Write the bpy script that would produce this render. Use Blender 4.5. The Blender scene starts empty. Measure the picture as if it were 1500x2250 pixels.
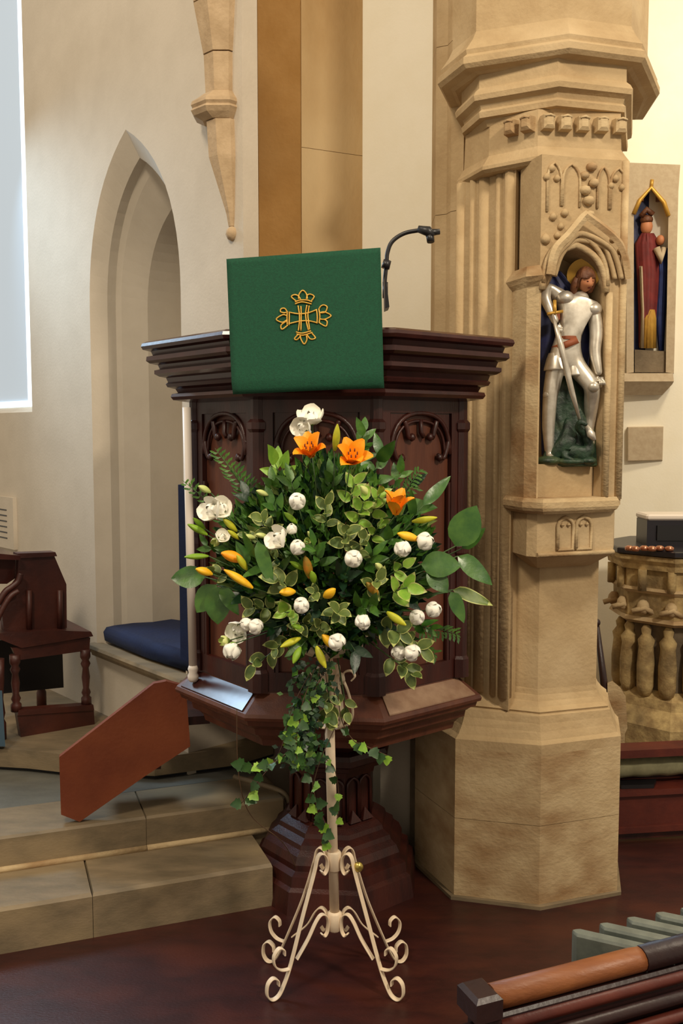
import bpy, bmesh, math, random
from mathutils import Vector, Matrix
random.seed(7)
C = bpy.context.scene.collection
SC = bpy.context.scene
PI = math.pi
# ---------------------------------------------------------------- camera
F = 2100.0; TILT = math.atan(175/2100); EYE = 1.6
cam = bpy.data.cameras.new('camera'); camo = bpy.data.objects.new('camera', cam); C.objects.link(camo)
camo.location = (0, 0, EYE); camo.rotation_euler = (PI/2-TILT, 0, 0)
cam.sensor_fit = 'VERTICAL'; cam.sensor_height = 36; cam.lens = 36*F/2250; cam.clip_start = .05
SC.camera = camo
# ---------------------------------------------------------------- world, lamps, exposure
w = bpy.data.worlds.new('world'); SC.world = w; w.use_nodes = True
bg = w.node_tree.nodes['Background']; bg.inputs[0].default_value = (1.0, .86, .66, 1); bg.inputs[1].default_value = .37
def lamp(name, loc, target, power, col, size, kind='AREA'):
    l = bpy.data.lights.new(name, kind); l.energy = power; l.color = col
    if kind == 'AREA': l.shape = 'DISK'; l.size = size
    o = bpy.data.objects.new(name, l); C.objects.link(o); o.location = loc
    o.rotation_euler = (Vector(target)-Vector(loc)).to_track_quat('-Z', 'Y').to_euler()
    return o
lamp('nave_lamp', (2.4, -.3, 4.4), (.7, 3.4, 1.3), 100, (1, .87, .68), .5)
lamp('aisle_lamp', (-1.6, .2, 5.0), (-.2, 3.3, 1.0), 72, (1, .86, .66), .8)
lamp('east_lamp', (2.2, 3.6, 3.9), (1.7, 5.3, 1.2), 22, (1, .85, .60), .35)
lamp('window_daylight', (-2.05, 4.55, 2.9), (-.3, 3.0, .9), 8, (.55, .78, 1), .9).data.spread = 1.5
lamp('chancel_lamp', (-2.6, 2.6, 5.2), (-1.2, 4.4, 1.4), 16, (1, .9, .76), .6)
vs = SC.view_settings; vs.view_transform = 'Standard'; vs.look = 'None'; vs.gamma = 1; vs.use_curve_mapping = False; vs.exposure = 0.45
# ---------------------------------------------------------------- projection of measured points (x, y) at a known depth or height
def ray(px, py):
    a = (px-750)/F; b = (1125-py)/F
    return Vector((a, math.cos(TILT)+b*math.sin(TILT), b*math.cos(TILT)-math.sin(TILT)))
def at(px, py, Y):
    r = ray(px, py); return Vector((0, 0, EYE))+r*(Y/r.y)
def on(px, py, z):
    r = ray(px, py); return Vector((0, 0, EYE))+r*((z-EYE)/r.z)
# ---------------------------------------------------------------- materials
def lin(c):
    c = c/255
    return c/12.92 if c <= .04045 else ((c+.055)/1.055)**2.4
def rgb(*c): return (lin(c[0]), lin(c[1]), lin(c[2]), 1)
def mat(name, c1, c2=None, rough=.6, scale=8, bump=0, bscale=60, metal=0, c3=None, stretch=(1, 1, 1), spec=None, wave=None, coat=0):
    m = bpy.data.materials.new(name); m.use_nodes = True; N = m.node_tree.nodes; L = m.node_tree.links
    b = N['Principled BSDF']; b.inputs['Roughness'].default_value = rough; b.inputs['Metallic'].default_value = metal
    if spec is not None: b.inputs['Specular IOR Level'].default_value = spec
    if coat: b.inputs['Coat Weight'].default_value = coat; b.inputs['Coat Roughness'].default_value = .2
    b.inputs['Base Color'].default_value = rgb(*c1)
    tc = N.new('ShaderNodeNewGeometry'); mp = N.new('ShaderNodeMapping'); mp.inputs['Scale'].default_value = stretch
    L.new(tc.outputs['Position'], mp.inputs['Vector'])
    if c2:
        n = N.new('ShaderNodeTexNoise'); n.inputs['Scale'].default_value = scale; n.inputs['Detail'].default_value = 6; n.inputs['Roughness'].default_value = .62
        L.new(mp.outputs[0], n.inputs['Vector'])
        r = N.new('ShaderNodeValToRGB'); e = r.color_ramp.elements
        e[0].position = .34; e[0].color = rgb(*c1); e[1].position = .64; e[1].color = rgb(*c2)
        L.new(n.outputs['Fac'], r.inputs[0]); out = r.outputs[0]
        if c3:
            n2 = N.new('ShaderNodeTexNoise'); n2.inputs['Scale'].default_value = scale*.33; n2.inputs['Detail'].default_value = 4
            L.new(mp.outputs[0], n2.inputs['Vector'])
            r2 = N.new('ShaderNodeValToRGB'); r2.color_ramp.elements[0].position = .5; r2.color_ramp.elements[1].position = .72
            L.new(n2.outputs['Fac'], r2.inputs[0])
            mx = N.new('ShaderNodeMix'); mx.data_type = 'RGBA'; mx.inputs[7].default_value = rgb(*c3)
            L.new(r2.outputs[0], mx.inputs[0]); L.new(out, mx.inputs[6]); out = mx.outputs[2]
        L.new(out, b.inputs['Base Color'])
    if bump:
        n = N.new('ShaderNodeTexNoise'); n.inputs['Scale'].default_value = bscale; n.inputs['Detail'].default_value = 5
        L.new(mp.outputs[0], n.inputs['Vector'])
        bp = N.new('ShaderNodeBump'); bp.inputs['Strength'].default_value = bump; bp.inputs['Distance'].default_value = .01
        L.new(n.outputs['Fac'], bp.inputs['Height']); L.new(bp.outputs[0], b.inputs['Normal'])
    return m
M = {}
M['plaster'] = mat('cream plaster', (194, 182, 164), (202, 190, 172), .9, 5, .08, 90)
M['plaster_white'] = mat('white plaster', (244, 236, 214), (248, 241, 222), .9, 5, .06, 90)
M['stone'] = mat('golden limestone', (186, 160, 120), (172, 145, 106), .85, 9, .25, 70, c3=(198, 174, 136))
M['stone_pale'] = mat('pale limestone', (200, 176, 136), (186, 160, 120), .85, 12, .3, 60, c3=(146, 110, 70), stretch=(1, 1, 1.6))
M['stone_ochre_shade'] = mat('shaded ochre limestone', (192, 150, 92), (176, 132, 72), .85, 3, .2, 50, c3=(150, 112, 62))
M['stone_buff'] = mat('buff limestone', (196, 166, 120), (176, 142, 94), .85, 3, .25, 50, c3=(214, 190, 148), stretch=(1, 1, .5))
M['stone_grey'] = mat('dark grey limestone', (126, 110, 88), (96, 82, 64), .85, 8, .3, 60)
M['stone_shaft'] = mat('corbel limestone', (186, 160, 126), (166, 140, 106), .85, 14, .2, 80)
M['step'] = mat('step stone', (136, 118, 92), (112, 98, 76), .6, 6, .12, 60, c3=(152, 132, 100), stretch=(1, 3, 3))
M['step_grey'] = mat('worn grey slab', (112, 110, 100), (98, 96, 88), .5, 7, .1, 60, stretch=(1, 3, 1))
M['carved'] = mat('weathered carved stone', (206, 180, 126), (156, 130, 88), .9, 16, .4, 60, c3=(110, 92, 64))
M['oak_dark'] = mat('dark polished oak', (62, 26, 20), (44, 18, 16), .38, 7, .12, 80, stretch=(3, 3, .4), c3=(80, 34, 24))
M['oak_rim'] = mat('dark moulded oak', (68, 34, 29), (50, 24, 22), .22, 9, .015, 40)
M['oak_panel'] = mat('brown oak panel', (98, 54, 36), (78, 40, 28), .5, 8, .1, 80, stretch=(3, 3, .3), c3=(110, 62, 40))
M['oak_red'] = mat('red brown board', (124, 58, 30), (104, 44, 22), .55, 6, .1, 80, c3=(140, 72, 38))
M['oak_bench'] = mat('old bench oak', (74, 32, 22), (52, 22, 18), .45, 7, .1, 80, c3=(92, 44, 28))
M['oak_light'] = mat('light brown rail', (140, 84, 44), (118, 66, 34), .45, 8, .1, 80, stretch=(.6, 3, 3))
M['pew'] = mat('dark pew wood', (50, 28, 26), (38, 22, 24), .4, 8, .08, 80)
M['pew_red'] = mat('red pew wood', (98, 42, 30), (78, 32, 26), .45, 8, .08, 80)
M['floor'] = mat('wood block floor', (60, 26, 22), (46, 20, 18), .38, 5, .08, 60, c3=(74, 34, 24), stretch=(1.6, 4, 1))
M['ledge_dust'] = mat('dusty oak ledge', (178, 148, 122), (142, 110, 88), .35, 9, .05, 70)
M['green'] = mat('green altar cloth', (12, 76, 50), (8, 64, 42), .9, 160, .25, 400)
M['gold'] = mat('gold thread', (222, 178, 78), (200, 150, 50), .45, 90, 0, metal=.3)
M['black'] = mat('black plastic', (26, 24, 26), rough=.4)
M['white_metal'] = mat('white painted iron', (236, 216, 188), (226, 204, 176), .45, 30)
M['brass'] = mat('brass', (190, 168, 90), rough=.3, metal=.8)
M['blue'] = mat('blue velvet', (8, 30, 72), (5, 22, 58), .85, 6, .2, 60)
M['blue_grey'] = mat('blue grey fabric', (62, 84, 100), rough=.9)
M['white_paint'] = mat('white paint', (232, 220, 208), rough=.5)
M['silver'] = mat('silver armour', (226, 218, 204), (190, 180, 164), .33, 20, metal=.62)
M['skin'] = mat('painted flesh', (190, 124, 84), rough=.6)
M['hair'] = mat('brown hair', (112, 66, 34), (84, 46, 24), .6, 40, .5, 60)
M['halo'] = mat('gilded halo', (196, 150, 62), rough=.45, metal=.4)
M['belt'] = mat('red brown belt', (140, 72, 38), rough=.6)
M['navy'] = mat('navy painted cloak', (22, 30, 84), (14, 20, 56), .6, 20)
M['dragon'] = mat('green dragon paint', (40, 66, 46), (20, 34, 26), .5, 30, .4, 60, c3=(84, 96, 56))
M['red_robe'] = mat('dull red robe', (120, 36, 34), (96, 28, 28), .7, 20)
M['yellow_robe'] = mat('ochre robe', (196, 152, 62), (170, 126, 44), .7, 20)
M['blue_robe'] = mat('blue robe', (38, 58, 120), (28, 42, 92), .7, 20)
M['tablet'] = mat('grey stone tablet', (186, 168, 140), (174, 154, 126), .8, 30, .1, 90)
M['grey_book'] = mat('grey book cloth', (104, 110, 102), (84, 90, 84), .4, 30)
M['dark_grey'] = mat('dark grey board', (48, 50, 60), (40, 42, 52), .5, 20)
M['cushion'] = mat('grey green cushion', (140, 136, 104), (120, 116, 88), .9, 20)
M['orange'] = mat('orange lily petal', (255, 172, 24), (255, 158, 18), .5, 60)
M['yellow'] = mat('yellow orange bud', (252, 202, 40), (244, 178, 28), .5, 60)
M['rust'] = mat('rusty orange bud', (206, 128, 36), (150, 130, 40), .5, 60)
M['bud'] = mat('yellow green bud', (204, 200, 44), (182, 186, 50), .5, 60)
M['bud_green'] = mat('green bud', (140, 176, 44), (120, 160, 40), .5, 60)
M['bud_pale'] = mat('pale bud', (220, 224, 150), (196, 208, 120), .5, 60)
M['white'] = mat('white petal', (252, 250, 240), (250, 246, 232), .6, 40)
M['stamen'] = mat('dark anther', (96, 40, 18), rough=.7)
M['leaf'] = mat('green leaf', (80, 122, 38), (48, 90, 32), .4, 24, .1, 90)
M['leaf_dark'] = mat('dark leaf', (30, 62, 32), (18, 44, 28), .4, 24, .1, 90)
M['leaf_laurel'] = mat('laurel leaf', (76, 114, 44), (52, 92, 38), .3, 24, .05, 90)
M['leaf_lime'] = mat('lime leaf', (150, 188, 66), (116, 162, 50), .45, 24)
M['leaf_grey'] = mat('grey green leaf', (112, 128, 62), (76, 98, 46), .5, 24)
M['leaf_edge'] = mat('cream leaf edge', (176, 182, 108), rough=.5)
M['leaf_ivy'] = mat('ivy leaf', (56, 92, 38), (36, 68, 32), .45, 24)
M['stem'] = mat('green stem', (60, 86, 40), rough=.6)
M['twig'] = mat('brown twig', (84, 60, 38), rough=.7)
M['dark'] = mat('black box', (30, 26, 34), rough=.35)
M['copper'] = mat('copper coins', (190, 130, 100), rough=.25, metal=.8)
def emat(name, c, s):
    m = bpy.data.materials.new(name); m.use_nodes = True; b = m.node_tree.nodes['Principled BSDF']
    b.inputs['Base Color'].default_value = c; b.inputs['Roughness'].default_value = .3
    b.inputs['Emission Color'].default_value = c; b.inputs['Emission Strength'].default_value = s
    return m
M['daylight'] = emat('daylit obscured glass', (.34, .40, .46, 1), .62)
M['reveal_glow'] = emat('glowing reveal strip', (.72, .88, 1, 1), 1.3)  # emission put in for the daylit window reveal, not a pane
# ---------------------------------------------------------------- mesh builder
def root_loc(p):
    while p.parent: p = p.parent
    return Vector(p.location)
class MB:
    def __init__(s): s.v = []; s.f = []; s.mi = []; s.sm = []
    def add(s, vs, fs, mi=0, sm=False):
        n = len(s.v); s.v += [Vector(v) for v in vs]
        for f in fs: s.f.append([i+n for i in f]); s.mi.append(mi); s.sm.append(sm)
        return s
    def grid(s, rows, closed=False, mi=0, sm=True, cap=False):
        n = len(rows[0]); vs = [v for r in rows for v in r]; fs = []
        for i in range(len(rows)-1):
            for j in range(n if closed else n-1):
                k = (j+1) % n; fs.append((i*n+j, i*n+k, (i+1)*n+k, (i+1)*n+j))
        s.add(vs, fs, mi, sm)
        if cap:
            s.add(rows[0], [list(range(n))[::-1]], mi, False); s.add(rows[-1], [list(range(n))], mi, False)
        return s
    def prism(s, poly, z0, z1, mi=0):
        a = [Vector((p[0], p[1], z0)) for p in poly]; b = [Vector((p[0], p[1], z1)) for p in poly]
        return s.grid([a, b], True, mi, False, True)
    def box(s, c, size, ang=0, mi=0, bev=0):
        c = Vector(c); x, y, z = [q/2 for q in size]; R = Matrix.Rotation(ang, 3, 'Z')
        if bev:
            rows = []
            for (k, zz) in ((-bev, -z), (0, -z+bev), (0, z-bev), (-bev, z)):
                X = x+k; Y = y+k; b2 = bev
                pts = [(-X, -Y+b2), (-X+b2, -Y), (X-b2, -Y), (X, -Y+b2), (X, Y-b2), (X-b2, Y), (-X+b2, Y), (-X, Y-b2)]
                rows.append([c+R@Vector((p[0], p[1], zz)) for p in pts])
            return s.grid(rows, True, mi, False, True)
        rows = [[c+R@Vector(p) for p in ((-x, -y, zz), (x, -y, zz), (x, y, zz), (-x, y, zz))] for zz in (-z, z)]
        return s.grid(rows, True, mi, False, True)
    def tube(s, pts, r, n=8, mi=0, flat=None, cap=True):
        pts = [Vector(p) for p in pts]; rows = []; up = Vector((0, 0, 1)); prev = None
        for i, p in enumerate(pts):
            t = (pts[min(i+1, len(pts)-1)]-pts[max(i-1, 0)]).normalized()
            if flat is not None: a = Vector(flat).normalized(); b = t.cross(a).normalized()
            else:
                a = prev-t*prev.dot(t) if prev is not None else t.cross(up if abs(t.z) < .9 else Vector((1, 0, 0)))
                a.normalize(); b = t.cross(a)
            prev = a
            rr = r[i] if isinstance(r, (list, tuple)) else r
            ra, rb = (rr if not isinstance(rr, tuple) else rr[0]), (rr if not isinstance(rr, tuple) else rr[1])
            rows.append([p+a*math.cos(q*2*PI/n)*ra+b*math.sin(q*2*PI/n)*rb for q in range(n)])
        return s.grid(rows, True, mi, n > 4, cap)
    def ribbon(s, pts, width, th, side, mi=0):
        # flat bar: width along side, thickness in the plane of the path
        pts = [Vector(p) for p in pts]; side = Vector(side).normalized(); rows = []
        for i, p in enumerate(pts):
            t = (pts[min(i+1, len(pts)-1)]-pts[max(i-1, 0)]).normalized(); b = t.cross(side).normalized()
            h = width/2; k = th/2
            rows.append([p+side*h*.8-b*k, p+side*h-b*k*.3, p+side*h+b*k*.3, p+side*h*.8+b*k, p-side*h*.8+b*k, p-side*h+b*k*.3, p-side*h-b*k*.3, p-side*h*.8-b*k])
        return s.grid(rows, True, mi, False, True)
    def lathe(s, prof, c=(0, 0, 0), n=8, rot=0, mi=0, sm=False, ks=None, cap=True):
        c = Vector(c); rows = [[c+Vector((r*math.cos(rot+k*2*PI/n), r*math.sin(rot+k*2*PI/n), z)) for k in (range(n) if ks is None else ks)] for r, z in prof]
        return s.grid(rows, ks is None, mi, sm, cap and ks is None)
    def build(s, name, m, parent=None, mods=None, origin=None):
        me = bpy.data.meshes.new(name)
        if parent is not None: off = root_loc(parent)
        elif origin is not None: off = Vector(origin)
        else:
            xs = [v.x for v in s.v]; ys = [v.y for v in s.v]; zs = [v.z for v in s.v]
            off = Vector(((min(xs)+max(xs))/2, (min(ys)+max(ys))/2, min(zs)))
        me.from_pydata([v-off for v in s.v], [], s.f)
        ms = m if isinstance(m, (list, tuple)) else [m]
        for k in ms: me.materials.append(M[k])
        me.polygons.foreach_set('material_index', s.mi); me.polygons.foreach_set('use_smooth', s.sm)
        bm = bmesh.new(); bm.from_mesh(me); bmesh.ops.remove_doubles(bm, verts=bm.verts, dist=1e-6); bmesh.ops.recalc_face_normals(bm, faces=bm.faces); bm.to_mesh(me); bm.free()
        me.update(); o = bpy.data.objects.new(name, me); C.objects.link(o)
        if parent is not None: o.parent = parent
        else: o.location = off
        return o
def tag(o, label=None, cat=None, group=None, kind=None):
    if label: o['label'] = label
    if cat: o['category'] = cat
    if group: o['group'] = group
    if kind: o['kind'] = kind
    return o
def thing(name, loc, label, cat, group=None):
    o = bpy.data.objects.new(name, None); C.objects.link(o); o.location = loc; o.empty_display_size = .05
    return tag(o, label, cat, group)
def copy_tree(o, parent=None):
    c = o.copy(); C.objects.link(c)
    if parent is not None: c.parent = parent
    for ch in list(o.children): copy_tree(ch, c)
    return c
def lerp(a, b, t): return a+(b-a)*t
def V2(p): return Vector((p[0], p[1], 0))
def bez(p0, p1, p2, n):
    return [((1-t)**2)*Vector(p0)+2*t*(1-t)*Vector(p1)+t*t*Vector(p2) for t in [i/n for i in range(n+1)]]
def catmull(pts, n=6):
    P = [Vector(p) for p in pts]; out = []
    for i in range(len(P)-1):
        a = P[max(i-1, 0)]; b = P[i]; c = P[i+1]; d = P[min(i+2, len(P)-1)]
        for k in range(n):
            t = k/n; out.append(.5*((2*b)+(c-a)*t+(2*a-5*b+4*c-d)*t*t+(3*b-a-3*c+d)*t**3))
    out.append(P[-1]); return out
class Frame:
    # vertical plane frame: u along, n outward towards the room
    def __init__(s, o, d, n=None):
        s.o = V2(o); s.u = V2(d).normalized(); s.n = Vector((s.u.y, -s.u.x, 0)) if n is None else V2(n).normalized()
    def __call__(s, u, z, n=0): return s.o+s.u*u+s.n*n+Vector((0, 0, z))
    def hit(s, px, z=1.6):
        # u where the vertical line seen at px crosses the plane
        r = ray(px, 950); k = r.x/r.y
        return (s.o.x-k*s.o.y)/(k*s.u.y-s.u.x)
def arch_curve(ua, ub, zs, ux, za, n=10, k=.7):
    L = bez((ua, zs, 0), (ua, zs+k*(za-zs), 0), (ux, za, 0), n)
    R = bez((ux, za, 0), (ub, zs+k*(za-zs), 0), (ub, zs, 0), n)
    return [(p.x, p.y) for p in L]+[(p.x, p.y) for p in R[1:]]
def holed_wall(mb, fr, u0, u1, z0, z1, outline, n=0, mi=0):
    # outline: points from (ua, sill) up, over, and down to (ub, sill), u increasing along the top
    ua, sl = outline[0]; ub = outline[-1][0]
    q = lambda pts: mb.add([fr(a, b, n) for a, b in pts], [list(range(len(pts)))], mi)
    q([(u0, z0), (ua, z0), (ua, z1), (u0, z1)]); q([(ub, z0), (u1, z0), (u1, z1), (ub, z1)])
    if sl > z0: q([(ua, z0), (ub, z0), (ub, sl), (ua, sl)])
    top = outline[1:-1]
    for a, b in zip(top, top[1:]): q([a, b, (b[0], z1), (a[0], z1)])
def reveal(mb, fr, o1, n1, o2, n2, mi=0, sm=False):
    mb.grid([[fr(a, b, n1) for a, b in o1], [fr(a, b, n2) for a, b in o2]], False, mi, sm)
# ================================================================ SETTING
# ---- floor
mb = MB(); mb.prism([(-4, -1.5), (5, -1.5), (5, 7), (-4, 7)], -.1, 0)
tag(mb.build('floor', 'floor'), kind='structure')
# ---- wall_left : chancel side wall with sedile niche and window
ZS = .66
A0 = on(200, 1410, ZS); B0 = on(430, 1490, ZS)
WL = Frame(B0, A0-B0); WL.n = -WL.n if WL.n.dot(Vector((0, -1, 0))) < 0 else WL.n
u_end = WL.hit(538); u_r = WL.hit(401); u_l = WL.hit(203); u_ap = WL.hit(288)
def zof(px, py):
    u = WL.hit(px); p = WL(u, 0); return at(px, py, p.y).z
z_ap = zof(283, 287); z_sp = zof(401, 640)
u_w = WL.hit(72); z_sill = zof(72, 905)
HT = 4.4
n_ = 12
outer = [(u_r, ZS)]+arch_curve(u_r, u_l, z_sp, u_ap, z_ap, n_)+[(u_l, ZS)]
mb = MB(); u_mid = (u_l+u_w)/2+.1
holed_wall(mb, WL, u_end, u_mid, .74, HT, [(u_r, .74)]+outer[1:-1]+[(u_l, .74)])
uc = u_r-.01
mb.add([WL(uc, 0), WL(u_mid, 0), WL(u_mid, .74), WL(u_l, .74), WL(u_l, ZS), WL(u_r, ZS), WL(u_r, .74), WL(uc, .74)], [list(range(8))])
mb.add([WL(uc, 0), WL(uc, .74), WL(uc, .74, -.8), WL(uc, 0, -.8)], [[0, 1, 2, 3]]); mb.add([WL(uc, .74), WL(u_end-.3, .74), WL(u_end-.3, .74, -.8), WL(uc, .74, -.8)], [[0, 1, 2, 3]]); mb.add([WL(uc, 0, -.8), WL(uc, .74, -.8), WL(u_end-.5, .74, -.8), WL(u_end-.5, 0, -.8)], [[0, 1, 2, 3]])
def inset(o, d, dz):
    uu = (o[0][0]+o[-1][0])/2; W = abs(o[0][0]-o[-1][0])/2
    return [(uu+(a-uu)*(W-d)/W, b-(dz*max(0, (b-z_sp))/(z_ap-z_sp))) for a, b in o]
o1 = inset(outer, .045, .10); o2 = inset(outer, .06, .14); o3 = inset(outer, .11, .26)
reveal(mb, WL, outer, 0, o1, -.06); reveal(mb, WL, o1, -.06, o1, -.10); reveal(mb, WL, o1, -.10, o2, -.12); reveal(mb, WL, o2, -.12, o3, -.22); reveal(mb, WL, o3, -.22, o3, -.50)
mb.add([WL(a, b, -.50) for a, b in o3], [list(range(len(o3)))])
mb.add([WL(u_r, ZS, 0), WL(u_l, ZS, 0), WL(u_l, ZS, -.5), WL(u_r, ZS, -.5)], [[0, 1, 2, 3]])
# window part of the wall
wo = [(u_w, z_sill), (u_w, 3.9), (u_w+1.3, 3.9), (u_w+1.3, z_sill)]
holed_wall(mb, WL, u_mid, u_w+2.2, 0, HT, wo)
wi = [(u_w+.03, z_sill+.03), (u_w+.03, 3.87), (u_w+1.27, 3.87), (u_w+1.27, z_sill+.03)]
reveal(mb, WL, wo, 0, wi, -.06)
mb.add([WL(wo[0][0], z_sill, 0), WL(wo[-1][0], z_sill, 0), WL(wi[-1][0], z_sill+.03, -.06), WL(wi[0][0], z_sill+.03, -.06)], [[0, 1, 2, 3]])
# returning chamfer and end of the wall beside the arch
ca = WL(u_end, 0, 0); cb = at(571, 950, ca.y+.05); cb.z = 0; cc = Vector((cb.x-.10, 4.15, 0))
for a, b in ((ca, cb), (cb, cc)):
    mb.add([(a.x, a.y, .74), (b.x, b.y, .74), (b.x, b.y, HT), (a.x, a.y, HT)], [[0, 1, 2, 3]])
wall_left = tag(mb.build('wall_left', 'plaster'), kind='structure')
# window glazing
mb = MB(); mb.add([WL(wi[i][0], wi[i][1], -.06) for i in range(4)], [[0, 1, 2, 3]])
win = tag(mb.build('window_1', 'daylight'), kind='structure')
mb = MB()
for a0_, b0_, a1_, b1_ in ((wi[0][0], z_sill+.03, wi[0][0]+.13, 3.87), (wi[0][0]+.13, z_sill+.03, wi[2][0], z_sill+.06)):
    mb = MB(); mb.grid([[WL(a, b, n) for a, b in ((a0_, b0_), (a1_, b0_), (a1_, b1_), (a0_, b1_))] for n in (-.056, -.05)], True, 0, False, True); mb.build('reveal_glow_strip', 'reveal_glow', win)  # added glowing strips stand in for the daylit jamb and sill
# air vent on the wall
u1 = WL.hit(32); u2 = WL.hit(-40)
z1 = zof(20, 1205); z2 = zof(20, 1092)
vt = thing('wall_vent', WL(u1, z1, .02), 'white wall vent with dark slots, above the wooden bench', 'vent')
mb = MB(); mb.grid([[WL(a, b, n) for a, b, n in ((u1, z1, 0), (u2, z1, 0), (u2, z2, 0), (u1, z2, 0))], [WL(a, b, .02) for a, b in ((u1, z1), (u2, z1), (u2, z2), (u1, z2))]], True, 0, False, True); mb.build('grille_plate', 'plaster', vt)
for k in range(6):
    zz = lerp(z1+.05, z2-.07, k/5); ua = WL.hit(18)
    mb = MB(); mb.grid([[WL(a, b, n) for a, b in ((ua, zz), (ua+.12, zz), (ua+.12, zz+.006), (ua, zz+.006))] for n in (.018, .022)], True, 0, False, True); mb.build('slot', 'black', vt)
# sedile seat slab and shadowed wall below
mb = MB(); q = [(u_r-.12, .015), (u_r-.07, .075), (u_l+.02, .05), (u_l+.02, -.02), (u_r-.12, -.02)]
rows = []
for (dz, k) in ((-.055, -.035), (-.04, -.03), (-.03, -.008), (-.012, 0), (0, -.006)):
    rows.append([WL(a, ZS+.004+dz, max(-.02, b+(k if b > 0 else 0))) for a, b in q])
mb.grid(rows, True, 0, False, True)
tag(mb.build('stone_ledge', 'step'), 'stone ledge under the blue cushion in the arched recess', 'seat')
# blue cushion and its back
ck = thing('seat_cushion', WL((u_r+u_l)/2, ZS+.004, -.15), 'dark blue velvet cushion on the stone ledge of the arched recess', 'cushion')
mb = MB(); uu0 = u_r-.10; uu1 = u_l-.035
rows = []
for (z, k) in ((0, .02), (.012, 0), (.05, -.004), (.072, .006), (.08, .03)):
    rows.append([WL(a, ZS+.006+z, b) for a, b in ((uu0+k*.3, .0-k), (lerp(uu0, uu1, .5), .008-k), (uu1-k, -.02-k), (uu1-.02-k, -.34+k), (lerp(uu0, uu1, .6), -.42+k), (u_r+.12, -.42+k), (u_r+.115, -.05))])
mb.grid(rows, True, 0, True, True); mb.build('cushion_pad', 'blue', ck)
pa = at(391, 1065, 3.52); pb = at(418, 1400, 3.52)
cu = MB(); cu.grid([[Vector((x, y, z)) for x, y in ((pa.x, 3.52), (pa.x+.045, 3.50), (pa.x+.05, 3.535), (pa.x+.01, 3.555))] for z in (ZS+.09, ZS+.4, ZS+.45, pa.z)], True, 0, False, True)
tag(cu.build('blue_hanging', 'blue'), 'narrow dark blue hanging beside the white post', 'curtain')
# white post
pt = at(410, 895, 3.13); pw = at(424, 1470, 3.13); zf = .772
wp = thing('white_post', (pw.x, 3.13, zf), 'slim white painted post between blue cushion and wooden pulpit', 'post')
mb = MB(); mb.tube([(pw.x, 3.13, zf+.05), (pt.x, 3.13, pt.z)], .014, 10); mb.build('shaft', 'white_paint', wp)
mb = MB(); mb.lathe([(.012, zf), (.018, zf+.008), (.019, zf+.02), (.014, zf+.03), (.018, zf+.042), (.014, zf+.055)], (pw.x, 3.13, 0), 12, 0, 0, True); mb.build('turned_foot', 'white_paint', wp)
# ---- chancel arch pier of ochre stone and the plaster wall right of it
g = lambda px, Y: V2(at(px, 950, Y))
P0, P1, P2 = g(572, 4.02), g(664, 3.98), g(795, 4.10)
mb = MB()
mb.prism([g(560, 4.25), P0, P1, P1+Vector((.01, .3, 0))], 0, HT); pier = mb.build('arch_pier', 'stone_ochre_shade')  # left face: shade of the recess is put into its darker ochre
tag(pier, 'tall ochre stone arch pier rising behind the green cloth', 'pier')
courses = [0, .7, 1.35, 2.02, 2.75, 3.5, HT]
for a, b in zip(courses, courses[1:]):
    mb = MB(); mb.prism([P1+Vector((.0005, -.004, 0)), P2, g(815, 4.3), P1+Vector((.0005, .3, 0))], a+.001, b-.001); mb.build('stone_block', 'stone_buff', pier)
for k in range(2):
    pass
Q0, Q1 = g(795, 3.96), g(948, 3.80)
mb = MB(); mb.prism([Q0, Q1, g(948, 4.0), g(800, 4.2)], 0, HT); tag(mb.build('wall_back', 'plaster_white'), kind='structure')
# low plaster wall end beside the pulpit foot

# ---- far right wall
FR = Frame(g(1290, 5.25), g(1500, 5.15)-g(1290, 5.25))
mb = MB(); a = g(960, 5.35); b = g(2400, 4.9); mb.prism([a, b, b+Vector((0, .2, 0)), a+Vector((0, .2, 0))], 0, HT+1); tag(mb.build('wall_right', 'plaster_white'), kind='structure')
# ---- steps
S0 = Vector((-1.05, 2.816, 0)); S1 = Vector((-.235, 3.12, 0)); sd = (S1-S0).normalized(); sn = Vector((sd.y, -sd.x, 0))
ST = Frame(S0, sd, sn)
def slab(mb, u0, u1, n0, n1, z0, z1, r=.012):
    mb.grid([[ST(a, z, b) for a, b in pts] for pts, z in (
        (((u0, n0), (u1, n0), (u1, n1), (u0, n1)), z0), (((u0, n0), (u1, n0), (u1, n1), (u0, n1)), z1-r), (((u0+r*.3, n0-r), (u1-r*.3, n0-r), (u1-r*.3, n1), (u0+r*.3, n1)), z1))], True, 0, False, True)
st = thing('stone_step', ST(.3, 0, 0), 'lower stone step at the edge of the dark floor', 'step')
uj = (on(205, 1975, .14)-S0).dot(sd)
for a, b in ((-1.9, -.749), (-.748, uj-.0008), (uj+.0008, .872)):
    mb = MB(); slab(mb, a, b, 0, -.262, 0, .145, .01); mb.build('stone', 'step', st)
st = thing('stone_step', ST(.3, 0, -.27), 'upper stone step with rounded nosing and curved end', 'step')
def st_hit(px, n):
    k = ray(px, 950); k = k.x/k.y; o = ST(0, 0, n); return (o.x-k*o.y)/(k*sd.y-sd.x)
uj2 = st_hit(306, -.265); ue = st_hit(618, -.265)
for a, b in ((-1.9, -.6), (-.599, uj2-.0007), (uj2+.0007, ue)):
    mb = MB()
    slab(mb, a, b, -.265, -.52, 0.0, .262, .008)
    mb.build('stone', 'step', st)
    mb = MB(); mb.tube([ST(a, .152, -.260), ST(b, .152, -.260)], .011, 8); mb.build('roll', 'stone_pale', st)  # roll in paler stone, its gleam put into the colour
mb = MB()   # rolled end, turns back along the side
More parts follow.
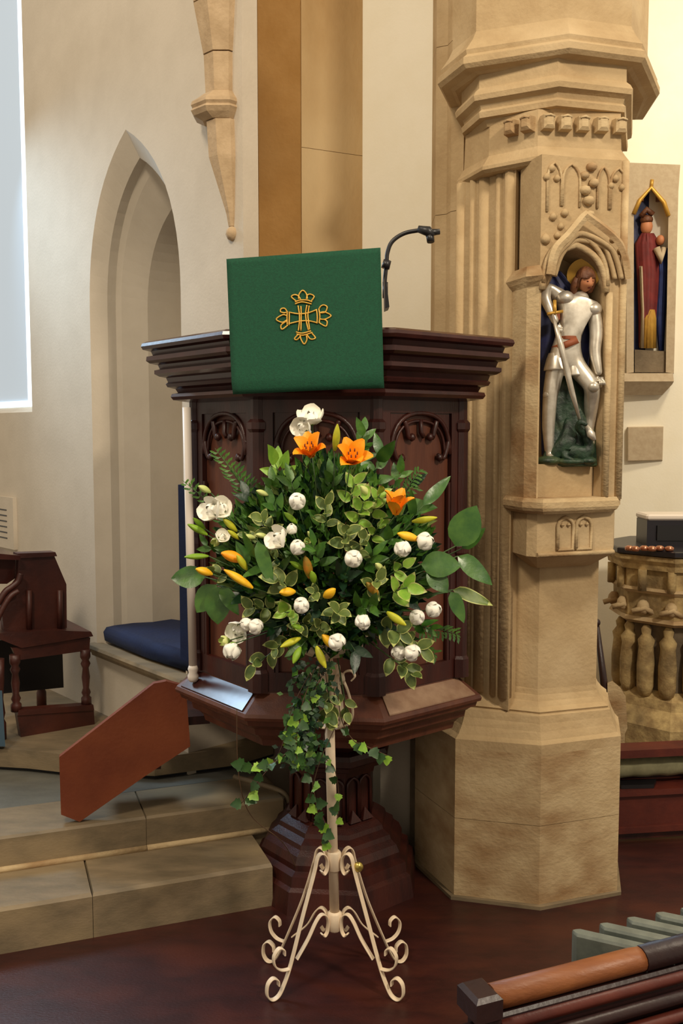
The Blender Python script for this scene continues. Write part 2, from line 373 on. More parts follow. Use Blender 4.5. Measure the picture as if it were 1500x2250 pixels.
pp = [ST(ue, .150, -.262), ST(ue+.018, .16, -.268), ST(ue+.03, .19, -.28), ST(ue+.028, .24, -.30), ST(ue+.01, .262, -.33), ST(ue-.05, .268, -.42), ST(ue-.12, .268, -.52)]
mb.tube(catmull(pp, 5), .011, 8); mb.grid([[ST(ue, .0, -.265), ST(ue+.02, .0, -.27), ST(ue+.02, .0, -.52), ST(ue, .0, -.52)], [ST(ue, .255, -.265), ST(ue+.01, .255, -.28), ST(ue+.01, .255, -.52), ST(ue, .255, -.52)]], True, 0, False, True)
mb.build('rounded_end', 'step', st)
mb = MB(); slab(mb, -1.9, ue-.03, -.521, -2.6, 0, .262, .002); tag(mb.build('floor_platform', 'step_grey'), kind='structure')
T3 = [on(-60, 1690, .262), on(60, 1697, .262), on(130, 1705, .262), on(340, 1714, .262), on(520, 1690, .262), on(600, 1665, .262)]
back = [Vector((-.3, 4.9, 0)), Vector((-2.4, 5.9, 0)), Vector((-2.4, 3.9, 0))]
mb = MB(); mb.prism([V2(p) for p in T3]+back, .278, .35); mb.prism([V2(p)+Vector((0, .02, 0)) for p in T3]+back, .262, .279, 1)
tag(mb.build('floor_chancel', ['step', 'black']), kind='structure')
UP = .35
# ---- stone shaft corbel on the wall
u_c = WL.hit(492); cc_ = WL(u_c, 0, -.01); pxs = cc_.y/2100
cs = thing('wall_shaft', (cc_.x, cc_.y, at(500, 525, cc_.y).z), 'tapering octagonal stone shaft ending in a ball, on the pale wall', 'corbel')
def crow(py, cx, r):
    Yc = WL(WL.hit(cx), 0, .012).y; p = at(cx, py, Yc); return [Vector((p.x+r*pxs*math.cos(a), Yc+r*pxs*math.sin(a), p.z)) for a in [PI/8+k*PI/4 for k in range(8)]]
for nm, rows in (('shaft_stone', [(-200, 486, 78), (14, 486, 60)]), ('shaft_stone', [(17, 486, 60), (125, 490, 43)]), ('shaft_stone', [(128, 490, 42), (214, 491, 39)]),
                 ('shaft_ring', [(212, 490, 42), (222, 488, 52), (232, 486, 64), (240, 486, 66), (246, 486, 62), (252, 486, 66), (262, 486, 60), (272, 490, 44)]),
                 ('shaft_stone', [(272, 494, 40), (350, 497, 38), (400, 502, 27), (470, 509, 12), (498, 510, 8)])):
    mb = MB(); mb.grid([crow(*r) for r in rows][::-1], True, 0, False, True); mb.build(nm, 'stone_shaft', cs)
pbq = at(510, 513, WL(WL.hit(510), 0, .015).y); mb = MB(); mb.lathe([(.002, -.027), (.016, -.02), (.024, -.004), (.021, .012), (.008, .024)], pbq, 12, 0, 0, True); mb.build('ball', 'stone_shaft', cs)
# ================================================================ PULPIT
PC = Vector((-.03, 3.33, 0)); PR = math.radians(-90-6+22.5)   # angle of the corner right of the front face
pul = thing('pulpit', (PC.x, PC.y, 0), 'octagonal dark oak pulpit with moulded rim and arched tracery panels', 'pulpit')
def oct5(prof, name, m, R=0, parent=pul, ks=(-3, -2, -1, 0, 1), thick=.04, cuts=None):
    mb = MB(); rows = [[PC+Vector((r*math.cos(PR+k*PI/4), r*math.sin(PR+k*PI/4), z)) for k in ks] for r, z in prof]
    n = len(ks); rows2 = [[p for p in row] for row in rows]
    mb.grid(rows2+[rows2[0]], False, 0, False)
    mb.add([r[0] for r in rows], [list(range(len(rows)))]); mb.add([r[-1] for r in rows], [list(range(len(rows)))])
    return mb.build(name, m, parent)
oct5([(.50, 1.70), (.50, 1.885), (.55, 1.897), (.630, 1.895), (.646, 1.888), (.650, 1.878), (.644, 1.868), (.618, 1.864), (.612, 1.850), (.632, 1.846), (.634, 1.832), (.622, 1.824), (.596, 1.820), (.590, 1.806), (.608, 1.802), (.608, 1.790), (.592, 1.782), (.570, 1.778), (.564, 1.764), (.572, 1.758), (.566, 1.748), (.540, 1.742), (.532, 1.730), (.552, 1.726), (.556, 1.716), (.548, 1.706), (.52, 1.702), (.49, 1.698)], 'rim', 'oak_rim')
oct5([(.445, .80), (.445, 1.71), (.462, 1.71), (.462, .80)], 'body', 'oak_panel')
oct5([(.40, .70), (.40, .80), (.475, .80), (.478, .792), (.55, .745), (.556, .735), (.553, .725), (.54, .72), (.535, .705), (.52, .70), (.50, .685), (.495, .665), (.48, .66), (.46, .64), (.455, .62), (.43, .615), (.38, .60)], 'lower_moulding', 'oak_panel')
mb = MB(); mb.lathe([(.40, .80), (.40, .78)], PC, 8, PR); mb.build('pulpit_floor', 'oak_dark', pul)
mb = MB(); mb.lathe([(.39, .70), (.39, .61), (.30, .585), (.215, .54), (.185, .52)], PC, 8, PR); mb.build('bowl_underside', 'oak_dark', pul)
mb = MB(); mb.lathe([(.17, .52), (.205, .51), (.212, .495), (.212, .475), (.195, .465), (.19, .45), (.165, .44), (.16, .42)], PC, 8, PR); mb.build('stem_collar', 'oak_dark', pul)
mb = MB(); mb.lathe([(.15, .42), (.15, .25)], PC, 8, PR); mb.build('stem', 'oak_dark', pul)
mb = MB(); mb.lathe([(.155, .262), (.175, .25), (.195, .235), (.20, .22), (.225, .205), (.23, .19), (.25, .175), (.262, .15), (.262, .13), (.285, .12), (.29, .085), (.305, .075), (.318, .0)], PC, 8, PR); mb.build('base_moulding', 'oak_dark', pul)
# flutes with pointed heads round the stem
for k in range(-3, 1):
    a0 = PR+k*PI/4; a1 = a0+PI/4
    p0 = PC+.152*Vector((math.cos(a0), math.sin(a0), 0)); p1 = PC+.152*Vector((math.cos(a1), math.sin(a1), 0))
    f = Frame(p0, p1-p0); L_ = (p1-p0).length
    if f.n.dot(p0-PC) < 0: f.n = -f.n
    for j in range(2):
        ua = L_*(.06+.47*j); ub = ua+L_*.41
        mb = MB(); c = [(ua, .27)]+arch_curve(ua, ub, .385, (ua+ub)/2, .415, 4)+[(ub, .27)]
        mb.tube([f(a, b, .004) for a, b in c], .006, 6)
        mb.add([f(ua, .262, 0), f(ub, .262, 0), f(ub, .262, .022), f(ua, .262, .022), f((ua+ub)/2, .30, .002)], [[0, 1, 4], [1, 2, 4], [2, 3, 4], [3, 0, 4]])
        mb.build('blind_arch', 'oak_dark', pul)
# faces
for k in (-3, -2, -1, 0):
    a0 = PR+k*PI/4; a1 = a0+PI/4; R = .462
    p0 = PC+R*Vector((math.cos(a0), math.sin(a0), 0)); p1 = PC+R*Vector((math.cos(a1), math.sin(a1), 0))
    f = Frame(p0, p1-p0); L_ = (p1-p0).length
    if f.n.dot(p0-PC) < 0: f.n = -f.n
    # corner buttress
    mb = MB(); rb = .505
    for (aa) in ((a1,) if k < 0 else (a1,)):
        pc = PC+Vector((math.cos(aa), math.sin(aa), 0))*.475
        mb.lathe([(.034, .80), (.034, .86), (.027, .87), (.027, 1.20), (.031, 1.21), (.031, 1.23), (.023, 1.25), (.023, 1.60), (.03, 1.61), (.03, 1.63), (.02, 1.64), (.02, 1.70)], pc, 8, aa)
    mb.build('corner_post', 'oak_dark', pul)
    if k == -3:
        mb = MB(); pc = PC+Vector((math.cos(a0), math.sin(a0), 0))*.475
        mb.lathe([(.034, .80), (.034, .86), (.027, .87), (.027, 1.20), (.031, 1.21), (.031, 1.23), (.023, 1.25), (.023, 1.70)], pc, 8, a0); mb.build('corner_post', 'oak_dark', pul)
    fm = MB(); s0, s1 = .045, L_-.045
    for (ua, ub, za, zb) in ((0, s0, .80, 1.71), (s1, L_, .80, 1.71), (s0, s1, .80, .86), (s0, s1, 1.66, 1.71)):
        fm.grid([[f(a, b, n) for a, b in ((ua, za), (ub, za), (ub, zb), (ua, zb))] for n in (0, .018)], True, 0, False, True)
    fr_ = fm.build('panel_frame', 'oak_dark', pul)
    mb = MB(); um = L_/2
    # spandrel board with an arched lower edge
    top = 1.665; hw = (s1-s0)/2
    cur = arch_curve(s0+.006, s1-.006, 1.53, um, 1.66, 9, 1.0)
    for a, b in zip(cur, cur[1:]):
        mb.grid([[f(x, z, n) for x, z in (a, b, (b[0], top), (a[0], top))] for n in (0, .012)], True, 0, False, True)
    mb.tube([f(a, b, .014) for a, b in cur], .008, 6)
    mb.tube([f(um+(a-um)*.86, b-.020*(b-1.53)/.13-.004, .010) for a, b in cur], .005, 6)
    # cusps: hooks hanging inside the arch
    for sg in (-1, 1):
        for (t, L1, L2) in ((.94, .05, .06), (.52, .035, .055)):
            x0 = um+sg*hw*(t); z0 = 1.575 if t > .9 else 1.635
            pts = [f(x0, z0, .012), f(x0-sg*.01, z0-L2*.5, .013), f(x0-sg*L1*.5, z0-L2*.95, .013), f(x0-sg*L1, z0-L2*.75, .013)]
            mb.tube(catmull(pts, 5), [.010*(1-.5*abs(i/15-.2)) for i in range(16)], 6)
            e = f(x0-sg*L1*.85, z0-L2*.9, .014); mb.lathe([(.001, -.014), (.010, -.008), (.012, 0), (.008, .009), (.001, .012)], e, 6, 0, 0, True)
    mb.tube([f(um, 1.64, .012), f(um, 1.60, .014), f(um+.012, 1.585, .014)], .008, 6)
    mb.build('arch_tracery', 'oak_dark', pul)
    fm = MB(); fm.ribbon([f(s0+.008, .86, .012), f(s0+.008, 1.44, .012)], .012, .012, f.u); fm.ribbon([f(s1-.008, .86, .012), f(s1-.008, 1.44, .012)], .012, .012, f.u); fm.build('bead', 'oak_dark', fr_)
# dusty top of the lower ledge, front right side, and window-lit left side: worn boards laid on the moulding
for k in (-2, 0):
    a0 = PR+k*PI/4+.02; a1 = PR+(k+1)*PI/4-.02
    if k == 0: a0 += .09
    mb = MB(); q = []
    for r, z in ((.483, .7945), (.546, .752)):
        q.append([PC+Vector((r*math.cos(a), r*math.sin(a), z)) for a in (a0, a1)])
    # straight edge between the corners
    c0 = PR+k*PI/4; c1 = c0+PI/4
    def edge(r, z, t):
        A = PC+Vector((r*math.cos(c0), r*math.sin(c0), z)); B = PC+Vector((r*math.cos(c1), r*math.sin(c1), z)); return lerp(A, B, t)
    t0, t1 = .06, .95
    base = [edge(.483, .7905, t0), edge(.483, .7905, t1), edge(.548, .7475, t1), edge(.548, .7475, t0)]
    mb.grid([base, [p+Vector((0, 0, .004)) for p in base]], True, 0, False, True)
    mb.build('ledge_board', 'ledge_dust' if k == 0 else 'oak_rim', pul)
# stair string with treads
bs = thing('pulpit_stair', (-.7, 3.3, .27), 'short pulpit stair with plain red-brown side board', 'stair')
la, lb = Vector((-.95, 3.175)), Vector((-.44, 3.31))
def onboard(px, py, off=0):
    r = ray(px, py); d = lb-la; k = r.x/r.y
    t = (la.x-k*la.y)/(k*d.y-d.x); Y = la.y+t*d.y; return at(px, py, Y)+Vector((-d.y, d.x, 0)).normalized()*off
poly = [(130, 1664), (338, 1502), (365, 1497), (408, 1508), (418, 1640), (318, 1706), (175, 1806), (134, 1790)]
mb = MB(); mb.grid([[onboard(a, b, o) for a, b in poly] for o in (0, .028)], True, 0, False, True); mb.build('side_board', 'oak_red', bs)
mb = MB(); mb.grid([[onboard(a, b, o) for a, b in poly] for o in (.44, .465)], True, 0, False, True); 
d2 = (lb-la).normalized(); nn = Vector((-d2.y, d2.x, 0))
for k in range(2):
    c = Vector((lerp(la.x, lb.x, .42+.33*k), lerp(la.y, lb.y, .42+.33*k), .43+.15*k))+nn*.14
    mb = MB(); mb.box(c, (.22, .22, .03), math.atan2(d2.y, d2.x)); mb.build('tread', 'oak_dark', bs)
# ---- lectern behind the cloth
lc = thing('book_rest', (.0, 2.88, 1.9), 'small dark book rest on the pulpit rim behind the green cloth', 'lectern')
cl = [(498, 570, 2.775), (836, 545, 2.705), (843, 851, 2.655), (511, 866, 2.725)]
cp = [at(*c) for c in cl]
def cpt(u, v, o=0):
    p = lerp(lerp(cp[0], cp[1], u), lerp(cp[3], cp[2], u), v); n = (cp[1]-cp[0]).cross(cp[3]-cp[0]).normalized()
    if n.y > 0: n = -n
    return p+n*o
mb = MB(); tb = [cpt(.02, .04, -.008), cpt(.985, .04, -.008), cpt(.985, .42, -.008), cpt(.02, .42, -.008)]
mb.grid([tb, [p+Vector((.0, .10 if i in (0, 1) else .03, -.01 if i in (0, 1) else 0)) for i, p in enumerate(tb)]], True, 0, False, True); mb.build('desk_board', 'oak_dark', lc)
mb = MB(); e = cpt(1.0, .2, -.06); mb.grid([[e+Vector((.002, 0, .015)), e+Vector((.010, 0, -.02)), e+Vector((.016, 0, -.07)), e+Vector((.004, 0, -.075))], [q+Vector((0, .08, 0)) for q in (e+Vector((.002, 0, .015)), e+Vector((.010, 0, -.02)), e+Vector((.016, 0, -.07)), e+Vector((.004, 0, -.075)))]], True, 0, False, True); mb.build('side_bracket', 'black', lc)
mb = MB(); mb.box(cpt(.5, .5, -.0)+Vector((0, .10, -.03)), (.10, .05, .26)); mb.build('support', 'oak_dark', lc)
# ---- cloth
gc = thing('pulpit_cloth', cpt(.5, 1), 'green cloth with gold cross hanging over the front of the pulpit', 'cloth')
mb = MB(); NU, NV = 24, 26
def cz(u, v): return .0025*math.sin(u*9+v*2)*v+.004*math.sin(u*4.2)*v*v+(.010*(v-.93)/.07 if v > .93 else 0)*-1
rows = []
for j in range(NV+1):
    v = j/NV; rows.append([cpt(i/NU, v, .004+cz(i/NU, v)) for i in range(NU+1)])
mb.grid(rows, False, 0, True); mb.grid([[p+Vector((0, .005, 0)) for p in r] for r in rows], False, 0, True)
for r in (rows[0], rows[-1], [q[0] for q in rows], [q[-1] for q in rows]): mb.grid([r, [p+Vector((0, .005, 0)) for p in r]], False, 0, False)
mb.build('cloth_front', 'green', gc)
mb = MB(); mb.grid([[cpt(i/8, 0, .004) for i in range(9)], [cpt(i/8, 0, 0)+Vector((0, .03, .004)) for i in range(9)], [cpt(i/8, 0, 0)+Vector((0, .11, -.004)) for i in range(9)]], False, 0, True); mb.build('cloth_top', 'green', gc)
# gold cross traced as raised cord, in pixels of the photograph's cloth plane
def onc(x, y):
    # x, y in 1500x1412 crop of (590..760, 620..780)
    px = 590+x*170/1500; py = 620+y*160/1412
    # invert the cloth bilinear approximately
    u = (px-498)/338; v = (py-560)/300
    for _ in range(8):
        X0 = lerp(498, 836, u); X1 = lerp(511, 843, u); Y0 = lerp(570, 545, u); Y1 = lerp(866, 851, u)
        u += (px-lerp(X0, X1, v))/338; v += (py-lerp(Y0, Y1, v))/300
    # perspective within the tilted cloth is slight
    return cpt(u, v, .007)
curves = {
 'upright_cord': [[(600, 470), (625, 640), (625, 780), (605, 960)], [(770, 460), (745, 620), (760, 780), (800, 950)], [(655, 480), (660, 640), (655, 960)], [(815, 470), (790, 640), (800, 760), (825, 940)]],
 'crossbar_cord': [[(430, 600), (620, 630), (800, 610), (960, 550)], [(430, 820), (620, 775), (790, 765), (960, 800)]],
 'collar_cord': [[(540, 400), (640, 365), (780, 365), (870, 400)], [(540, 440), (680, 400), (860, 440)], [(560, 980), (680, 1005), (850, 960)], [(570, 1020), (700, 1045), (880, 990)], [(390, 580), (385, 700), (390, 850)], [(430, 590), (430, 700), (425, 850)], [(955, 540), (970, 680), (965, 820)], [(1000, 530), (1020, 680), (1005, 810)]],
 'petal_cord': [[(610, 345), (620, 250), (690, 175), (760, 240), (780, 345)], [(560, 380), (470, 300), (530, 260), (600, 280), (650, 350)], [(760, 345), (780, 270), (840, 250), (910, 295), (850, 390)],
                [(600, 1030), (530, 1110), (580, 1130), (650, 1060)], [(640, 1050), (660, 1130), (720, 1215), (770, 1130), (760, 1050)], [(770, 1030), (830, 1110), (890, 1120), (935, 1090), (870, 1010)],
                [(380, 600), (330, 610), (260, 590), (270, 535), (340, 525), (390, 590)], [(380, 665), (300, 650), (175, 735), (290, 795), (380, 750)], [(380, 770), (270, 850), (290, 930), (400, 850)],
                [(1000, 540), (1040, 480), (1100, 460), (1160, 500), (1120, 600), (1020, 610)], [(1020, 610), (1110, 595), (1235, 665), (1120, 735), (1020, 730)], [(1010, 800), (1050, 830), (1140, 870), (1160, 780), (1110, 740)]]}
em = MB()
for nm, cs_ in curves.items():
    for cu_ in cs_: em.tube(catmull([onc(*p) for p in cu_], 5), .0021, 6)
em.build('gold_cross', 'gold', gc)
# ---- microphone
mc = thing('microphone', at(848, 640, 2.86), 'black gooseneck microphone beside the green cloth', 'microphone')
Ym = 2.86
mb = MB(); mb.tube(catmull([at(846, 655, Ym), at(845, 620, Ym), at(849, 578, Ym), at(851, 555, Ym), at(862, 530, Ym), at(890, 512, Ym), at(930, 505, Ym-.02)], 6), .0062, 8); mb.build('gooseneck', 'black', mc)
mb = MB(); mb.tube([at(846, 590, Ym), at(851, 572, Ym)], [.013, .012], 10); mb.build('joint', 'black', mc)
mb = MB(); mb.tube([at(846, 655, Ym), at(846, 620, Ym)], .008, 8); mb.build('base_joint', 'black', mc)
mb = MB(); mb.tube([at(918, 503, Ym-.015), at(940, 508, Ym-.02), at(950, 520, Ym-.02)], [.010, .015, .012], 10); mb.tube([at(935, 512, Ym-.02), at(966, 509, Ym-.02)], [.012, .008], 8); mb.tube([at(944, 515, Ym-.02), at(946, 532, Ym-.025)], [.012, .011], 8); mb.build('capsule', 'black', mc)
# ================================================================ PILLAR WITH STATUE NICHE
KC = Vector((.745, 3.475, 0))
pil = thing('stone_pillar', (KC.x, KC.y, 0), 'octagonal golden stone pillar with moulded capital and statue niche', 'pillar')
def octp(name, prof, m, rot, c=KC, ks=None):
    mb = MB(); mb.lathe(prof, c, 8, math.radians(rot)); return mb.build(name, m, pil)
g2 = lambda px, py, Y: V2(at(px, py, Y))
PP = [g2(912, 1640, 3.45), g2(1000, 1650, 3.17), g2(1189, 1650, 3.10), g2(1363, 1640, 3.20), g2(1356, 1640, 3.42), g2(960, 1640, 3.62)]
SS = [g2(1020, 1500, 3.45), g2(1050, 1500, 3.30), g2(1181, 1500, 3.19), g2(1309, 1500, 3.25), g2(1304, 1500, 3.45), g2(1060, 1500, 3.62)]
def lofted(name, rows, m):
    mb = MB(); mb.grid([[p+Vector((0, 0, z)) for p in pts] for pts, z in rows], True, 0, False, True); return mb.build(name, m, pil)
mixp = lambda k: [lerp(a, b, k) for a, b in zip(SS, PP)]
def grow(pts, d):
    c = sum(pts, Vector())/len(pts); return [p+(p-c).normalized()*d for p in pts]
lofted('floor_edge', [(grow(PP, .014), 0), (grow(PP, .014), .012), (PP, .014)], 'step')
for a, b in ((.014, .285), (.287, .53)): lofted('pedestal_block', [(PP, a), (PP, b)], 'stone_pale')
lofted('base_moulding', [(mixp(k), z) for k, z in ((1, .53), (1.0, .563), (.86, .575), (.72, .60), (.62, .625), (.56, .65), (.46, .655), (.5, .662), (.30, .674), (.15, .69), (.04, .71), (0, .73))], 'stone')
for a, b in ((.73, 1.25), (1.251, 1.86), (1.861, 2.44)): lofted('shaft_stone', [(SS, a), (SS, b)], 'stone')
BP = [g2(1008, 345, 3.40), g2(1064, 345, 3.22), g2(1181, 337, 3.10), g2(1376, 345, 3.15), g2(1372, 345, 3.6), g2(1045, 345, 3.6)]
NP = [g2(1005, 180, 3.38), g2(1045, 180, 3.21), g2(1228, 165, 3.08), g2(1385, 185, 3.15), g2(1388, 185, 3.6), g2(1030, 180, 3.6)]
AP = [g2(962, 90, 3.36), g2(1018, 80, 3.18), g2(1252, 60, 3.05), g2(1418, 85, 3.13), g2(1452, 85, 3.45), g2(1420, 80, 3.7), g2(1000, 80, 3.7)]
lofted('capital_bell', [(grow(BP, d), z) for d, z in ((-.02, 2.445), (-.004, 2.448), (.008, 2.457), (.008, 2.468), (-.004, 2.484), (-.018, 2.505), (-.022, 2.62))], 'stone')
lofted('capital_neck', [(grow(NP, d), z) for d, z in ((-.05, 2.60), (-.04, 2.621), (-.018, 2.623), (-.014, 2.640), (-.024, 2.650), (-.018, 2.664), (.004, 2.674), (.008, 2.690), (0, 2.704), (-.014, 2.716), (-.014, 2.77))], 'stone')
lofted('abacus', [(grow(AP, d), z) for d, z in ((-.06, 2.758), (-.045, 2.764), (-.012, 2.768), (.0, 2.78), (.0, 2.80), (-.014, 2.812), (-.010, 2.826), (-.022, 2.842), (-.036, 2.862), (-.05, 2.89), (-.05, 3.7))], 'stone')
BQ = grow(BP, -.016)
for (a, b, ts) in ((BQ[1], BQ[2], (.50, .83)), (BQ[2], BQ[3], (.10, .30, .51, .73, .95))):
    f = Frame(a, b-a); L_ = (b-a).length
    if f.n.y > 0: f.n = -f.n
    for i_, t in enumerate(ts):
        u = t*L_; mb = MB(); z = 2.575; q_ = .002*math.sin(i_*2.7)
        mb.grid([[f(u+x, z+y, -.01) for x, y in ((-.020, -.024), (.020, -.024), (.020, .024), (-.020, .024))], [f(u+x, z+y, .026+q_) for x, y in ((-.018, -.022), (.018, -.022), (.018, .020), (-.018, .020))], [f(u+x, z+y, .033+q_) for x, y in ((-.010, -.012), (.010, -.012), (.010, .012), (-.010, .012))]], True, 0, False, True)
        mb.tube([f(u-.016, z+.014, .030), f(u, z+.018, .034), f(u+.016, z+.014, .030)], .004, 6)
        mb.build('carved_flower', 'stone_pale', pil)
# vertical roll mouldings of the respond on the left, between capital and pulpit
for (px, r) in ((1012, .024), (1036, .016), (1064, .030), (1092, .016), (1116, .024)):
    p = g(px, lerp(3.375, 3.17, (px-1000)/125)+r-.011); mb = MB(); mb.tube([(p.x, p.y, .70), (p.x, p.y, 2.45)], r, 10); mb.build('roll_moulding', 'stone', pil)
mb = MB(); mb.prism([g(1000, 3.375), g(1125, 3.17), g(1180, 3.4), g(1040, 3.6)], .66, 2.46); mb.build('respond_core', 'stone', pil)
# wall respond further left
rs = thing('stone_respond', (g(950, 3.7).x, 3.7, 0), 'flat stone respond between white wall and pillar', 'pier')
for i, (a, b) in enumerate(((0, .62), (.622, 1.25), (1.252, 1.84), (1.842, 2.40), (2.402, 3.0), (3.002, HT))):
    mb = MB(); e = .004*(i % 2)
    mb.prism([g(944, 3.78), g(952, 3.62), g(976, 3.60), g(985, 3.56), g(1012, 3.52), g(1060, 3.66), g(1060, 4.0), g(960, 4.0)], a, b)
    mb.build('stone_block', 'stone', rs)
mb = MB(); mb.prism([g(905, 3.50), g(1010, 3.34), g(1040, 3.6), g(930, 3.70)], .0, .60); mb.grid([[p+Vector((0, 0, .60)) for p in (g(905, 3.50), g(1010, 3.34), g(1040, 3.6), g(930, 3.70))], [p+Vector((0, 0, .68)) for p in (g(950, 3.60), g(1020, 3.46), g(1040, 3.6), g(960, 3.70))]], True, 0, False, True); mb.build('respond_base', 'stone_grey', rs)  # base in a darker, greyer stone than the blocks above
mb = MB(); mb.prism([g(838, 3.62), g(906, 3.535), g(940, 3.70), g(860, 3.76)], 0, .64); mb.grid([[p+Vector((0, 0, .64)) for p in (g(838, 3.62), g(906, 3.535), g(940, 3.70), g(860, 3.76))], [p+Vector((0, 0, .80)) for p in (g(838, 3.74), g(930, 3.66), g(945, 3.72), g(860, 3.77))]], True, 0, False, True); mb.build('plastered_base', 'plaster', rs)
# ---- niche block
qa, qb, qc, qd = g(1122, 3.17), g(1152, 3.075), g(1180, 3.045), g(1366, 3.135)
NF = Frame(qc, qd-qc)
if NF.n.y > 0: NF.n = -NF.n
W = (qd-qc).length
zN = lambda py, px=1250: at(px, py, 3.08).z
zl = zN(1098); zs_ = zN(640); zapx = zN(548); ztop = 2.46
ua, ub = NF.hit(1181)+.004, NF.hit(1322)
hole = [(ua, zl)]+arch_curve(ua, ub, zs_, (ua+ub)/2, zapx, 8, .8)+[(ub, zl)]
mb = MB()
holed_wall(mb, NF, 0, W, zl-.02, ztop, hole)
reveal(mb, NF, hole, 0, [(a, b) for a, b in hole], -.20)
mb.add([NF(a, b, -.20) for a, b in hole], [list(range(len(hole)))])
mb.add([NF(W, zl-.02, 0), NF(W, zl-.02, -.30), NF(W, ztop, -.30), NF(W, ztop, 0)], [[0, 1, 2, 3]])
mb.build('niche_front', 'stone', pil)
mb = MB(); mb.prism([qa, qb, qc, qc+Vector((.0, .06, 0)), g(1170, 3.3), g(1130, 3.3)], zl-.02, 2.10); mb.build('niche_side_post', 'stone_pale', pil)
mb = MB(); mb.prism([g(1135, 3.17), g(1160, 3.10), qc, qc+Vector((.0, .03, 0)), g(1180, 3.3), g(1130, 3.3)], 2.10, ztop); mb.build('panel_return', 'stone', pil)
# small cap at the arch springing on the left post
mb = MB(); z0 = zN(618)
pl = [qa, qb, qc, qc+Vector((.03, .04, 0)), g(1180, 3.26), g(1130, 3.26)]
mb.grid([[p+Vector((0, 0, z0+z)) for p in grow(pl, d)] for z, d in ((-.02, 0), (-.005, .014), (.01, .024), (.022, .018), (.045, 0))], True, 0, False, True); mb.build('post_cap', 'stone_pale', pil)
# mullion roll on the right jamb
mb = MB(); mb.tube([NF(ub+.012, zl, .006), NF(ub+.012, zs_, .006)], .012, 8); mb.tube([NF(W-.012, zl, .004), NF(W-.012, ztop, .004)], .012, 8); mb.build('jamb_roll', 'stone_pale', pil)
# canopy arches
def arcpath(a, b, zs, za, k, n=.01, N=9): return [NF(x, z, n) for x, z in arch_curve(a, b, zs, (a+b)/2, za, N, k)]
um = (ua+ub)/2+.012
mb = MB(); hood = []
zz0 = zN(610); za = zN(478)
L1 = catmull([NF(0.02, zz0, .03), NF(.035, zz0+.075, .035), NF(.08, zz0+.125, .04), NF(um, za, .045)], 5); R1 = catmull([NF(um, za, .045), NF(W-.07, zz0+.125, .04), NF(W-.03, zz0+.075, .035), NF(W-.008, zz0, .03)], 5)
mb.tube(L1+R1[1:], [(.009, .014)]*len(L1+R1[1:]), 4); mb.build('hood_mould', 'stone_pale', pil)
mb = MB()
for d, n, r in ((.018, .020, .009), (.036, .010, .008)):
    mb.tube(catmull([NF(.01+d, zz0, n), NF(.03+d, zz0+.06, n), NF(.07+d*.8, zz0+.10, n), NF(um, za-.035-d, n), NF(W-.065-d*.8, zz0+.10, n), NF(W-.03-d, zz0+.06, n), NF(W-.01-d, zz0, n)], 5), r, 8)
mb.build('canopy_mould', 'stone', pil)
mb = MB(); mb.tube(arcpath(ua, ub, zs_, zapx+.012, .8, .006), .011, 8); mb.tube(arcpath(ua-.0, ub+.0, zs_+.02, zapx+.045, .8, .012), .008, 8); mb.build('niche_arch', 'stone_pale', pil)
# finial of bosses above the gable, rosettes and crockets
mb = MB()
for (px, py, r) in ((1283, 470, .016), (1280, 440, .02), (1272, 418, .02), (1290, 400, .018), (1270, 385, .016), (1285, 365, .018)):
    u = NF.hit(px); mb.lathe([(.001, -r*.8), (r*.8, -r*.5), (r, 0), (r*.8, r*.5), (.001, r*.8)], NF(u, zN(py), .006), 7, px, 0, True)
mb.build('finial', 'stone_pale', pil)
for (px, py, r) in ((1200, 375, .013), (1190, 395, .012), (1212, 396, .012), (1338, 385, .013), (1328, 402, .012), (1352, 404, .012), (1205, 480, .014), (1230, 470, .014), (1190, 530, .018), (1222, 500, .012), (1215, 520, .012), (1335, 520, .012), (1352, 545, .012)):
    u = NF.hit(px); mb = MB(); mb.lathe([(.001, -r), (r*.8, -r*.6), (r, 0), (r*.6, r*.6), (.001, r)], NF(u, zN(py), .003), 6, px, 0, True); mb.build('carved_boss', 'stone', pil)
mb = MB()
for (a, b) in ((1192, 1222), (1225, 1262), (1300, 1325), (1328, 1362)):
    x0, x1 = NF.hit(a), NF.hit(b)
    mb.tube([NF(x0, zN(470 if a < 1290 and b < 1240 else 455), .003)]+[NF(x, z, .003) for x, z in arch_curve(x0, x1, zN(400), (x0+x1)/2, zN(362), 4)]+[NF(x1, zN(455), .003)], .0045, 6)
mb.build('blind_tracery', 'stone_pale', pil)
# ledge and corbel below
led = [g(1108, 3.17), g(1150, 3.05), g(1195, 3.00), g(1362, 3.115), g(1366, 3.4), g(1120, 3.4)]
mb = MB(); zt = zN(1093)
mb.grid([[p+Vector((0, 0, zt+z)) for p in grow(led, d)] for z, d in ((-.05, -.02), (-.04, -.004), (-.03, .002), (-.012, .002), (0, -.006))], True, 0, False, True); mb.build('niche_ledge', 'stone_pale', pil)
cb_ = [g(1128, 3.19), g(1160, 3.08), g(1183, 3.06), g(1352, 3.15), g(1354, 3.4), g(1135, 3.4)]
mb = MB(); z1_, z0_ = zt-.045, zN(1222)
mb.prism(cb_, z0_, z1_)
mb.grid([[p+Vector((0, 0, z0_)) for p in cb_], [p+Vector((0, 0, z0_-.05)) for p in [g(1165, 3.25), g(1170, 3.2), g(1185, 3.16), g(1300, 3.22), g(1300, 3.4), g(1180, 3.4)]]], True, 0, False, True)
mb.build('corbel_block', 'stone', pil)
CF = Frame(cb_[2], cb_[3]-cb_[2])
if CF.n.y > 0: CF.n = -CF.n
CL = (cb_[3]-cb_[2]).length
